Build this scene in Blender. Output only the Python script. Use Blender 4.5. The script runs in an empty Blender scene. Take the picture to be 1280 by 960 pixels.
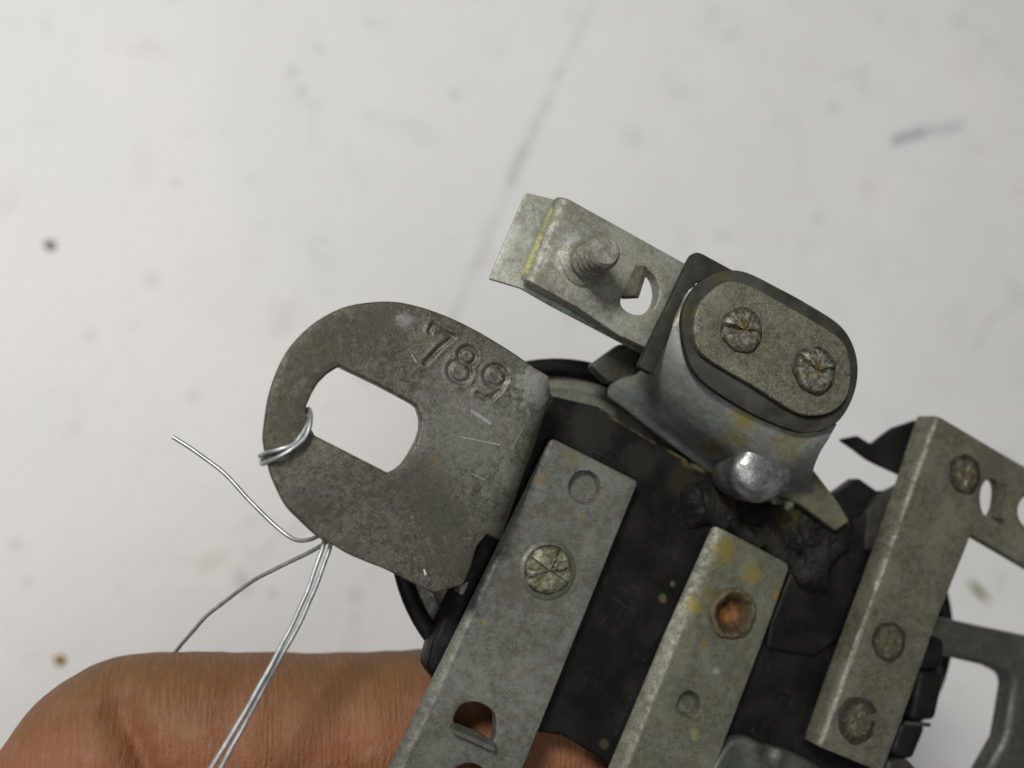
import bpy, bmesh, math, random
import numpy as np
from mathutils import Vector, Matrix, noise
from mathutils.geometry import delaunay_2d_cdt

random.seed(7)
SC = bpy.context.scene
COL = SC.collection
R = math.radians

# ------------------------------------------------------------------ camera
# all lengths below are millimetres, turned into metres when meshes are made
TARGET = Vector((0, 0, 62.0))
DIST = 88.0
TILT_X, TILT_Y = R(16), R(6)          # the camera stands a little left of and nearer than the parts
LENS = 35.0
off = Vector((-math.tan(TILT_X), -math.tan(TILT_Y), 1)).normalized()
CAM = TARGET + off * DIST
fwd = -off
right = fwd.cross(Vector((0, 1, 0))).normalized()
up = right.cross(fwd).normalized()
rot = Matrix((right, up, -fwd)).transposed()
TH = 18.0 / LENS
TZ = -22.0                             # height of the table below the parts

cd = bpy.data.cameras.new('camera')
cam = bpy.data.objects.new('camera', cd)
COL.objects.link(cam)
cam.matrix_world = Matrix.Translation(CAM * 0.001) @ rot.to_4x4()
cd.lens = LENS
cd.sensor_width = 36.0
cd.clip_start = 0.001
cd.clip_end = 10
cd.dof.use_dof = True
cd.dof.focus_distance = (DIST - 3.4) * 0.001
cd.dof.aperture_fstop = 17.0
SC.camera = cam

# ------------------------------------------------------------------ light
w = bpy.data.worlds.new('World')
SC.world = w
w.use_nodes = True
bg = w.node_tree.nodes['Background']
bg.inputs[0].default_value = (0.93, 0.96, 1.0, 1)
bg.inputs[1].default_value = 0.09


def area(name, loc, target, size, power, col):
    l = bpy.data.lights.new(name, 'AREA')
    l.shape = 'DISK'
    l.size = size
    l.energy = power
    l.color = col
    o = bpy.data.objects.new(name, l)
    COL.objects.link(o)
    o.location = loc
    d = Vector(target) - Vector(loc)
    o.rotation_euler = d.to_track_quat('-Z', 'Y').to_euler()
    return o


area('key_lamp', (-0.21, 0.22, 0.46), (0.0, 0.0, 0.04), 0.11, 2.4, (1.0, 0.975, 0.94))
area('fill_lamp', (-0.10, -0.10, 0.68), (0.0, 0.0, 0.03), 0.4, 0.85, (0.98, 0.98, 1.0))  # fill added from the camera side to brighten the saddle

SC.view_settings.view_transform = 'Standard'
SC.view_settings.look = 'None'
SC.view_settings.exposure = 0.0
SC.view_settings.gamma = 1.0


# ------------------------------------------------------------------ helpers
def P(px, py, z):
    """the point at height z (mm) seen at a pixel of the 1280x960 photograph"""
    d = right * ((px - 640) / 640 * TH) + up * (-(py - 480) / 640 * TH) + fwd
    t = (z - CAM.z) / d.z
    return CAM + d * t


def XY(pts, z):
    return [tuple(P(p[0], p[1], z)[:2]) for p in pts]


K = (P(650, 480, 62) - P(640, 480, 62)).length / 10     # mm per pixel at the parts


def smooth_closed(pts, n=6):
    out = []
    m = len(pts)
    for i in range(m):
        p0, p1, p2, p3 = [np.array(pts[(i + k) % m], float) for k in (-1, 0, 1, 2)]
        for j in range(n):
            t = j / n
            out.append(tuple(0.5 * (2 * p1 + (p2 - p0) * t + (2 * p0 - 5 * p1 + 4 * p2 - p3) * t * t + (3 * p1 - p0 - 3 * p2 + p3) * t ** 3)))
    return out


def smooth_open(pts, n=8):
    out = []
    P_ = [np.array(p, float) for p in pts]
    P_ = [2 * P_[0] - P_[1]] + P_ + [2 * P_[-1] - P_[-2]]
    for i in range(1, len(P_) - 2):
        p0, p1, p2, p3 = P_[i - 1:i + 3]
        for j in range(n):
            t = j / n
            out.append(0.5 * (2 * p1 + (p2 - p0) * t + (2 * p0 - 5 * p1 + 4 * p2 - p3) * t * t + (3 * p1 - p0 - 3 * p2 + p3) * t ** 3))
    out.append(P_[-2])
    return out


def round_poly(pts, r, n=5):
    """corners rounded with radius r (a number, or one per corner), same unit as pts"""
    out = []
    m = len(pts)
    for i in range(m):
        a, b, c = [Vector((pts[(i + k) % m][0], pts[(i + k) % m][1])) for k in (-1, 0, 1)]
        rr = r[i] if isinstance(r, (list, tuple)) else r
        u, v = (a - b), (c - b)
        lu, lv = u.length, v.length
        if rr <= 0 or lu < 1e-6 or lv < 1e-6:
            out.append(tuple(b))
            continue
        u.normalize()
        v.normalize()
        ang = math.acos(max(-1, min(1, u.dot(v))))
        if ang > math.pi - 0.05:
            out.append(tuple(b))
            continue
        t = min(rr / math.tan(ang / 2), 0.48 * lu, 0.48 * lv)
        s, e = b + u * t, b + v * t
        for j in range(n + 1):
            k = j / n
            out.append(tuple((s * (1 - k) ** 2) + b * (2 * k * (1 - k)) + e * k * k))
    return out


def circle(cx, cy, r, n=28, ry=None):
    ry = ry or r
    return [(cx + r * math.cos(2 * math.pi * i / n), cy + ry * math.sin(2 * math.pi * i / n)) for i in range(n)]


def resample(loop, step):
    out = []
    m = len(loop)
    for i in range(m):
        a, b = np.array(loop[i]), np.array(loop[(i + 1) % m])
        L = np.linalg.norm(b - a)
        if L < 1e-5:
            continue
        k = max(1, int(math.ceil(L / step)))
        for j in range(k):
            out.append(tuple(a + (b - a) * j / k))
    # drop points too close together
    res = [out[0]]
    for p in out[1:]:
        if math.hypot(p[0] - res[-1][0], p[1] - res[-1][1]) > 0.03:
            res.append(p)
    if math.hypot(res[0][0] - res[-1][0], res[0][1] - res[-1][1]) < 0.03:
        res.pop()
    return res


def area2(loop):
    a = np.array(loop)
    x, y = a[:, 0], a[:, 1]
    return 0.5 * np.sum(x * np.roll(y, -1) - y * np.roll(x, -1))


def inside(pts, loop):
    pts = np.asarray(pts)
    x, y = pts[:, 0], pts[:, 1]
    c = np.zeros(len(pts), bool)
    m = len(loop)
    for i in range(m):
        x1, y1 = loop[i]
        x2, y2 = loop[(i + 1) % m]
        if y1 == y2:
            continue
        cond = ((y1 > y) != (y2 > y)) & (x < (x2 - x1) * (y - y1) / (y2 - y1) + x1)
        c ^= cond
    return c


def loop_dist(pts, loop):
    pts = np.asarray(pts)
    d = np.full(len(pts), 1e9)
    m = len(loop)
    for i in range(m):
        a, b = np.array(loop[i]), np.array(loop[(i + 1) % m])
        ab = b - a
        t = np.clip(((pts - a) @ ab) / max(1e-12, ab @ ab), 0, 1)
        q = a + t[:, None] * ab
        d = np.minimum(d, np.hypot(*(pts - q).T))
    return d


def offset_in(loop, d):
    """shift each vertex of a ccw loop to its left (inwards) by d"""
    a = np.array(loop)
    e = np.roll(a, -1, 0) - a
    e /= np.maximum(1e-9, np.linalg.norm(e, axis=1))[:, None]
    n = np.stack([-e[:, 1], e[:, 0]], 1)
    nn = n + np.roll(n, 1, 0)
    l = np.linalg.norm(nn, axis=1)
    nn /= np.maximum(1e-6, l)[:, None]
    k = 1 / np.maximum(0.6, l / 2)
    return [tuple(p) for p in a + nn * (d * k)[:, None]]


def plate(outer, holes, zt, th, bev=0.25, step=1.0, deform=None, dense=(), nb=3, extra=()):
    """a plate with rounded edges: verts, faces. deform acts on every vertex (N,3 array)."""
    loops = []
    if area2(outer) < 0:
        outer = outer[::-1]
    loops.append(resample(outer, step))
    for h in holes:
        if area2(h) > 0:
            h = h[::-1]
        loops.append(resample(h, step))
    ins = [offset_in(l, bev) for l in loops]
    arr = np.array(ins[0])
    mn, mx = arr.min(0), arr.max(0)
    pts = []

    def grid(lo, hi, s):
        xs = np.arange(lo[0], hi[0], s)
        ys = np.arange(lo[1], hi[1], s)
        g = np.array([(x + (0.25 * s if j % 2 else -0.25 * s), y) for j, y in enumerate(ys) for x in xs])
        return g.reshape(-1, 2)
    g = grid(mn, mx, step)
    for (lo, hi, s) in dense:
        m = (g[:, 0] > lo[0] - s) & (g[:, 0] < hi[0] + s) & (g[:, 1] > lo[1] - s) & (g[:, 1] < hi[1] + s)
        g = g[~m]
    allg = [g]
    for (lo, hi, s) in dense:
        allg.append(grid(lo, hi, s))
    if len(extra):
        allg.append(np.array(extra, float))
    gaps = []
    for k, gg in enumerate(allg):
        if not len(gg):
            continue
        s = step if k == 0 else (dense[k - 1][2] if k <= len(dense) else 0.15)
        ok = inside(gg, ins[0])
        for h in ins[1:]:
            ok &= ~inside(gg, h)
        gg = gg[ok]
        if not len(gg):
            continue
        ok = np.ones(len(gg), bool)
        for l in ins:
            ok &= loop_dist(gg, l) > 0.35 * s
        gaps.append(gg[ok])
    coords, edges = [], []
    for l in ins:
        b = len(coords)
        coords += [Vector(p) for p in l]
        edges += [(b + i, b + (i + 1) % len(l)) for i in range(len(l))]
    nl = len(coords)
    for gg in gaps:
        coords += [Vector(p) for p in gg]
    vo, eo, fo, ov, oe, of = delaunay_2d_cdt(coords, edges, [], 0, 1e-5)
    vo = np.array([tuple(v) for v in vo])
    where = {}
    for i, src in enumerate(ov):
        for s_ in src:
            where[s_] = i
    tri = np.array([f for f in fo])
    cen = vo[tri].mean(1)
    ok = inside(cen, ins[0])
    for h in ins[1:]:
        ok &= ~inside(cen, h)
    tri = tri[ok]
    nv = len(vo)
    V = [(x, y, zt) for x, y in vo] + [(x, y, zt - th) for x, y in vo]
    F = [tuple(t) for t in tri] + [(t[0] + nv, t[2] + nv, t[1] + nv) for t in tri]
    for t in range(len(F)):
        f = F[t]
        if t < len(tri):
            a, b, c = [vo[i] for i in f]
            if (b[0] - a[0]) * (c[1] - a[1]) - (b[1] - a[1]) * (c[0] - a[0]) < 0:
                F[t] = f[::-1]
                g2 = F[t + len(tri)]
                F[t + len(tri)] = g2[::-1]
    base = 0
    bz = min(bev, th * 0.45)
    for l in loops:
        m = len(l)
        prev = [where[base + i] for i in range(m)]
        rings = []
        for k in range(1, nb + 1):
            a = math.pi / 2 * k / nb
            rings.append((bev * (1 - math.sin(a)), zt - bz * (1 - math.cos(a))))
        for k in range(nb):
            a = math.pi / 2 * k / nb
            rings.append((bev * (1 - math.cos(a)), zt - th + bz * (1 - math.sin(a))))
        for (ii, zz) in rings:
            ring = offset_in(l, ii)
            s0 = len(V)
            V += [(x, y, zz) for x, y in ring]
            cur = [s0 + i for i in range(m)]
            for i in range(m):
                j = (i + 1) % m
                F.append((prev[i], cur[i], cur[j], prev[j]))
            prev = cur
        cur = [where[base + i] + nv for i in range(m)]
        for i in range(m):
            j = (i + 1) % m
            F.append((prev[i], cur[i], cur[j], prev[j]))
        base += m
    V = np.array(V, float)
    if deform is not None:
        V = deform(V)
    return V, F


def bend(p0, p1, zt, rad, maxang=math.pi / 2, side=1):
    """fold everything on one side of the line p0-p1 downwards round a radius"""
    p0, p1 = np.array(p0), np.array(p1)
    d = (p1 - p0) / np.linalg.norm(p1 - p0)
    n = np.array([d[1], -d[0]]) * side

    def f(V):
        s = (V[:, :2] - p0) @ n
        m = s > 0
        th = np.minimum(s / rad, maxang)
        rest = np.maximum(0, s - rad * maxang)
        rr = rad + V[:, 2] - zt
        ns = rr * np.sin(th) + rest * math.cos(maxang)
        nz = zt - rad + rr * np.cos(th) - rest * math.sin(maxang)
        out = V.copy()
        out[m, :2] = V[m, :2] + ((ns - s)[m])[:, None] * n
        out[m, 2] = nz[m]
        return out
    return f


def sstep(a, b, x):
    t = np.clip((x - a) / (b - a), 0, 1)
    return t * t * (3 - 2 * t)


def wavy(V, amp, sc, seed):
    for i in range(len(V)):
        V[i, 2] += amp * noise.noise(Vector((V[i, 0] * sc + seed, V[i, 1] * sc, seed)))
    return V


def chain(*fs):
    def f(V):
        for g in fs:
            V = g(V)
        return V
    return f


def dimple(c, r, depth, lip=0.0, edge=0.25):
    c = np.array(c)

    def f(V):
        d = np.hypot(V[:, 0] - c[0], V[:, 1] - c[1])
        V = V.copy()
        V[:, 2] -= depth * (1 - sstep(r - edge, r, d))
        if lip:
            V[:, 2] += lip * np.exp(-((d - r * 1.12) / (0.16 * r)) ** 2)
        return V
    return f


def wav(amp, sc, seed):
    return lambda V: wavy(V.copy(), amp, sc, seed)


def box2(loops_xy, c, rad, s):
    return ((c[0] - rad, c[1] - rad), (c[0] + rad, c[1] + rad), s)


def obj(name, V, F, mat, parent=None, smooth=True, angle=40, loc=None, rotm=None, label=None):
    """V in mm. Parts are stored relative to the origin of their thing."""
    V = np.asarray(V, float)
    org = np.zeros(3)
    if loc is not None:
        pass
    elif parent is not None:
        org = np.array(tuple(ROOT_OF[parent]))
    me = bpy.data.meshes.new(name)
    me.from_pydata([tuple(v) for v in (V - org) * 0.001], [], [tuple(int(i) for i in f) for f in F])
    bm = bmesh.new()
    bm.from_mesh(me)
    bmesh.ops.remove_doubles(bm, verts=bm.verts, dist=1e-7)
    bmesh.ops.recalc_face_normals(bm, faces=bm.faces)
    bm.to_mesh(me)
    bm.free()
    me.materials.append(mat)
    if smooth:
        me.shade_smooth()
        try:
            me.set_sharp_from_angle(angle=R(angle))
        except Exception:
            pass
    o = bpy.data.objects.new(name, me)
    COL.objects.link(o)
    if parent is not None:
        o.parent = parent
        ROOT_OF[o] = ROOT_OF[parent]
    if loc is not None:
        base = ROOT_OF[parent] if parent is not None else Vector((0, 0, 0))
        o.location = (Vector(loc) - base) * 0.001
        if rotm is not None:
            o.rotation_euler = rotm
    if label:
        o['label'] = label
    return o


ROOT_OF = {}


def empty(name, loc, label, cat):
    o = bpy.data.objects.new(name, None)
    COL.objects.link(o)
    o.location = Vector(loc) * 0.001
    o['label'] = label
    o['category'] = cat
    ROOT_OF[o] = Vector(loc)
    return o


def join(*vf):
    V, F = [], []
    for v, f in vf:
        b = len(V)
        V += [tuple(x) for x in v]
        F += [tuple(i + b for i in q) for q in f]
    return np.array(V), F


def tube(path, rad, seg=10, cap=True):
    pts = [Vector(p) for p in path]
    n = len(pts)
    rads = rad if isinstance(rad, (list, tuple)) else [rad] * n
    V, F = [], []
    t0 = (pts[1] - pts[0]).normalized()
    ref = Vector((0, 0, 1)) if abs(t0.z) < 0.9 else Vector((1, 0, 0))
    nrm = (ref - t0 * ref.dot(t0)).normalized()
    for i, p in enumerate(pts):
        t = (pts[min(i + 1, n - 1)] - pts[max(i - 1, 0)]).normalized()
        nrm = (nrm - t * nrm.dot(t)).normalized()
        b = t.cross(nrm)
        for k in range(seg):
            a = 2 * math.pi * k / seg
            V.append(tuple(p + (nrm * math.cos(a) + b * math.sin(a)) * rads[i]))
        if i:
            for k in range(seg):
                k2 = (k + 1) % seg
                F.append(((i - 1) * seg + k, (i - 1) * seg + k2, i * seg + k2, i * seg + k))
    if cap:
        F.append(tuple(range(seg))[::-1])
        F.append(tuple((n - 1) * seg + k for k in range(seg)))
    return np.array(V), F


def lathe(prof, seg=40, center=(0, 0, 0), twist=None):
    V, F = [], []
    cx, cy, cz = center
    for i, (r, z) in enumerate(prof):
        for k in range(seg):
            a = 2 * math.pi * k / seg
            rr, zz = (r, z) if twist is None else twist(r, z, a, i)
            V.append((cx + rr * math.cos(a), cy + rr * math.sin(a), cz + zz))
        if i:
            for k in range(seg):
                k2 = (k + 1) % seg
                F.append(((i - 1) * seg + k, (i - 1) * seg + k2, i * seg + k2, i * seg + k))
    return np.array(V), F


def slab(quad, th):
    """four 3D corners made a thin bent piece of sheet with thickness"""
    q = [Vector(p) for p in quad]
    n = (q[1] - q[0]).cross(q[3] - q[0]).normalized() * (th / 2)
    V, F = [], []
    N = 4
    for s in (1, -1):
        for i in range(N + 1):
            for j in range(N + 1):
                a = q[0].lerp(q[1], i / N)
                b = q[3].lerp(q[2], i / N)
                V.append(tuple(a.lerp(b, j / N) + n * s))
    M = (N + 1) ** 2
    idx = lambda i, j: i * (N + 1) + j
    for i in range(N):
        for j in range(N):
            f = (idx(i, j), idx(i + 1, j), idx(i + 1, j + 1), idx(i, j + 1))
            F.append(f)
            F.append(tuple(x + M for x in f[::-1]))
    rim = [idx(i, 0) for i in range(N)] + [idx(N, j) for j in range(N)] + [idx(i, N) for i in range(N, 0, -1)] + [idx(0, j) for j in range(N, 0, -1)]
    for a, b in zip(rim, rim[1:] + rim[:1]):
        F.append((a, b, b + M, a + M))
    return np.array(V), F


def rivet_mesh(rad, h, seed, notches, depth, wide=0.34):
    """crushed head of a staked rivet: a low dome split by wedge-shaped chisel marks"""
    rnd = random.Random(seed)
    seg, rings = 72, 16
    V, F = [(0, 0, h * 0.55)], []
    for i in range(1, rings + 1):
        t = i / rings
        for k in range(seg):
            a = 2 * math.pi * k / seg
            z = h * (1 - t ** 6 * 0.9)
            r = rad * t * (1 + 0.035 * math.sin(3 * a + seed) + 0.02 * math.sin(7 * a + 2 * seed))
            for (na, nd, nw) in notches:
                dd = abs((a - na - 0.12 * noise.noise(Vector((t * 2.5, seed, na * 3))) + math.pi) % (2 * math.pi) - math.pi)
                ww = wide * nw * (1 + 0.5 * noise.noise(Vector((t * 3, na * 5, seed))))
                m = min(1.0, max(0, 1.7 * (1 - dd / ww)))
                z -= depth * nd * m * (0.35 + 0.65 * min(1, t * 2.2)) * (1.0 - 0.6 * max(0, (t - 0.7) / 0.3))
            z += 0.07 * noise.noise(Vector((math.cos(a) * t * 3 + seed, math.sin(a) * t * 3, seed))) + 0.03 * noise.noise(Vector((math.cos(a) * t * 8 + seed, math.sin(a) * t * 9, seed)))
            V.append((r * math.cos(a), r * math.sin(a), max(z, 0.03)))
    for k in range(seg):
        F.append((0, 1 + k, 1 + (k + 1) % seg))
    for i in range(1, rings):
        for k in range(seg):
            k2 = (k + 1) % seg
            F.append((1 + (i - 1) * seg + k, 1 + i * seg + k, 1 + i * seg + k2, 1 + (i - 1) * seg + k2))
    s0 = len(V)
    for k in range(seg):
        a = 2 * math.pi * k / seg
        V.append((rad * 1.0 * math.cos(a), rad * math.sin(a), -0.35))
    b = 1 + (rings - 1) * seg
    for k in range(seg):
        k2 = (k + 1) % seg
        F.append((b + k, s0 + k, s0 + k2, b + k2))
    return np.array(V), F


# ------------------------------------------------------------------ materials
class M:
    def __init__(s, name):
        s.m = bpy.data.materials.new(name)
        s.m.use_nodes = True
        s.t = s.m.node_tree
        s.b = s.t.nodes['Principled BSDF']
        tc = s.new('ShaderNodeTexCoord')
        vm = s.new('ShaderNodeVectorMath')
        vm.operation = 'SCALE'
        s.t.links.new(tc.outputs['Object'], vm.inputs[0])
        vm.inputs['Scale'].default_value = 1000
        s.co = vm.outputs[0]

    def new(s, k):
        return s.t.nodes.new(k)

    def put(s, sock, v):
        if hasattr(v, 'is_linked') or isinstance(v, bpy.types.NodeSocket):
            s.t.links.new(v, sock)
        elif isinstance(v, (tuple, list)) and len(v) == 3 and sock.type == 'RGBA':
            sock.default_value = (*v, 1)
        else:
            sock.default_value = v

    def noise(s, scale, detail=4, rough=0.6, vec=None, dist=0.0):
        n = s.new('ShaderNodeTexNoise')
        s.put(n.inputs['Vector'], vec or s.co)
        n.inputs['Scale'].default_value = scale
        n.inputs['Detail'].default_value = detail
        n.inputs['Roughness'].default_value = rough
        n.inputs['Distortion'].default_value = dist
        return n.outputs[0]

    def voro(s, scale, vec=None, feat='F1'):
        n = s.new('ShaderNodeTexVoronoi')
        n.feature = feat
        s.put(n.inputs['Vector'], vec or s.co)
        n.inputs['Scale'].default_value = scale
        return n.outputs['Distance']

    def math(s, op, a, b=0.0, clamp=False):
        n = s.new('ShaderNodeMath')
        n.operation = op
        n.use_clamp = clamp
        s.put(n.inputs[0], a)
        s.put(n.inputs[1], b)
        return n.outputs[0]

    def vmath(s, op, a, b=None, scale=None):
        n = s.new('ShaderNodeVectorMath')
        n.operation = op
        s.put(n.inputs[0], a)
        if b is not None:
            s.put(n.inputs[1], b)
        if scale is not None:
            s.put(n.inputs['Scale'], scale)
        return n.outputs['Value'] if op in ('LENGTH', 'DISTANCE', 'DOT_PRODUCT') else n.outputs[0]

    def rng(s, v, a, b, c=0.0, d=1.0):
        n = s.new('ShaderNodeMapRange')
        n.interpolation_type = 'SMOOTHSTEP'
        s.put(n.inputs[0], v)
        for i, x in enumerate((a, b, c, d)):
            n.inputs[i + 1].default_value = x
        return n.outputs[0]

    def mix(s, f, a, b):
        n = s.new('ShaderNodeMix')
        n.data_type = 'RGBA'
        s.put(n.inputs[0], f)
        s.put(n.inputs[6], a)
        s.put(n.inputs[7], b)
        return n.outputs[2]

    def stretch(s, sx, sy, sz=1.0, rz=0.0):
        n = s.new('ShaderNodeMapping')
        s.put(n.inputs['Vector'], s.co)
        n.inputs['Rotation'].default_value = (0, 0, rz)
        n.inputs['Scale'].default_value = (sx, sy, sz)
        return n.outputs[0]

    def streaks(s, ang, sc, seed, lo=0.64, hi=0.70):
        n = s.new('ShaderNodeVectorRotate')
        n.rotation_type = 'Z_AXIS'
        s.put(n.inputs['Vector'], s.co)
        n.inputs['Angle'].default_value = ang
        v = s.vmath('MULTIPLY', n.outputs[0], (sc * 0.10, sc * 1.5, sc))
        return s.rng(s.noise(1.0, 3, 0.55, s.vmath('ADD', v, (seed, seed * 0.7, 0))), lo, hi)

    def spot(s, c, r, soft=0.5, wob=0.5, wsc=1.2):
        """irregular blotch round a point (mm)"""
        d = s.vmath('DISTANCE', s.co, tuple(c))
        n = s.noise(wsc, 6, 0.7)
        d = s.math('ADD', d, s.math('MULTIPLY', s.math('SUBTRACT', n, 0.5), wob * r * 3))
        return s.rng(d, r * (1 - soft), r, 1.0, 0.0)

    def seg(s, a, b, r, soft=0.6, wob=0.0, wsc=1.0):
        a, b = Vector(a), Vector(b)
        ba = b - a
        pa = s.vmath('SUBTRACT', s.co, tuple(a))
        h = s.math('DIVIDE', s.vmath('DOT_PRODUCT', pa, tuple(ba)), ba.dot(ba), True)
        q = s.vmath('SCALE', tuple(ba), scale=h)
        d = s.vmath('DISTANCE', pa, q)
        if wob:
            d = s.math('ADD', d, s.math('MULTIPLY', s.math('SUBTRACT', s.noise(wsc, 3), 0.5), wob * 2))
        return s.rng(d, r * (1 - soft), r, 1.0, 0.0)

    def bump(s, h, dist, strength=1.0, prev=None):
        n = s.new('ShaderNodeBump')
        n.inputs['Strength'].default_value = strength
        n.inputs['Distance'].default_value = dist
        s.put(n.inputs['Height'], h)
        if prev is not None:
            s.put(n.inputs['Normal'], prev)
        return n.outputs[0]

    def done(s, col, rough, metal=0.0, normal=None, spec=0.5):
        s.put(s.b.inputs['Base Color'], col)
        s.put(s.b.inputs['Roughness'], rough)
        s.put(s.b.inputs['Metallic'], metal)
        s.b.inputs['Specular IOR Level'].default_value = spec
        if normal is not None:
            s.put(s.b.inputs['Normal'], normal)
        return s.m


BASE = P(880, 700, 48)                # the base of the assembly


def rel(px, py, z):
    return tuple(P(px, py, z) - BASE)


def zinc(name, base, lo, seed=0.0, stain=0.25, staincol=(0.20, 0.17, 0.035), spots=(), segs=(), scr=(), speck=0.5, metal=0.35, rough=0.5, hi=None, bumpy=0.05):
    base = tuple(c * MK * g for c, g in zip(base, (1.0, 1.0, 0.90)))
    lo = tuple(c * MK * 0.92 * g for c, g in zip(lo, (1.0, 1.0, 0.86)))
    m = M(name)
    hi = hi or tuple(min(1, c * 1.5) for c in base)
    off_ = m.vmath('ADD', m.co, (seed * 13.1, seed * 7.7, seed * 3.3))
    big = m.noise(0.22, 5, 0.62, off_)
    mid = m.noise(1.5, 7, 0.72, off_)
    fin = m.noise(5.0, 4, 0.75, off_)
    grain = m.noise(9.0, 3, 0.7, off_)
    col = m.mix(m.rng(mid, 0.38, 0.62), lo, base)
    col = m.mix(m.math('MULTIPLY', m.rng(big, 0.46, 0.66), 0.5), col, hi)
    col = m.mix(m.math('MULTIPLY', m.rng(fin, 0.50, 0.68), 0.85 * speck, True), col, tuple(c * 0.38 for c in lo))
    col = m.mix(m.math('MULTIPLY', m.rng(grain, 0.52, 0.66), 0.7 * speck, True), col, tuple(c * 0.42 for c in lo))
    col = m.mix(m.math('MULTIPLY', m.rng(m.noise(6.3, 4, 0.7, m.vmath('ADD', off_, (9, 2, 5))), 0.54, 0.68), 0.75 * speck, True), col, tuple(min(1, c * 2.1) for c in base))
    pit = m.rng(m.voro(1.6, off_), 0.05, 0.14, 1.0, 0.0)
    pit = m.math('MULTIPLY', pit, m.rng(m.noise(0.9, 2, 0.5, off_), 0.5, 0.6))
    col = m.mix(m.math('MULTIPLY', pit, 0.7), col, tuple(c * 0.3 for c in lo))
    st = m.rng(m.noise(0.7, 7, 0.72, m.vmath('ADD', off_, (40, 9, 2))), 0.56, 0.70)
    col = m.mix(m.math('MULTIPLY', st, stain), col, staincol)
    st = m.rng(m.noise(2.6, 6, 0.75, m.vmath('ADD', off_, (3, 29, 8))), 0.52, 0.66)
    col = m.mix(m.math('MULTIPLY', st, stain * 0.9), col, tuple(c * 0.7 for c in staincol))
    bl = m.rng(m.noise(0.8, 5, 0.7, m.vmath('ADD', off_, (13, 1, 28))), 0.5, 0.68)
    col = m.mix(m.math('MULTIPLY', bl, 0.35), col, tuple(c * g for c, g in zip(base, (1.25, 1.35, 1.55))))
    for (c, r, cc, stg) in spots:
        col = m.mix(m.math('MULTIPLY', m.spot(c, r * 1.25, 0.85, 0.9, 1.6), stg), col, cc)
    for (a, b, r, cc, stg) in segs:
        col = m.mix(m.math('MULTIPLY', m.seg(a, b, r, 0.6, r * 0.9, 3.0), stg), col, cc)
    for (c, r, k) in scr:
        zone = m.spot(c, r, 0.8, 0.5, 0.8)
        for i, a_ in enumerate((0.35, -0.75, 1.25, -0.2)):
            f = m.math('MULTIPLY', m.math('MULTIPLY', m.streaks(a_, 4.5, 7.3 * i + r), zone), k)
            col = m.mix(f, col, tuple(min(1, c_ * 3.0 + 0.06) for c_ in base))
    rgh = m.rng(mid, 0.3, 0.7, rough + 0.14, rough - 0.10)
    h = m.math('ADD', m.math('MULTIPLY', mid, 0.8), m.math('MULTIPLY', fin, 0.35))
    h = m.math('SUBTRACT', h, m.math('MULTIPLY', pit, 0.6))
    nrm = m.bump(h, bumpy * 0.001, 1.0)
    return m.done(col, rgh, metal, nrm)


MK = 0.78
YEL = (0.20, 0.155, 0.012)
ORG = (0.19, 0.10, 0.014)

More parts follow.
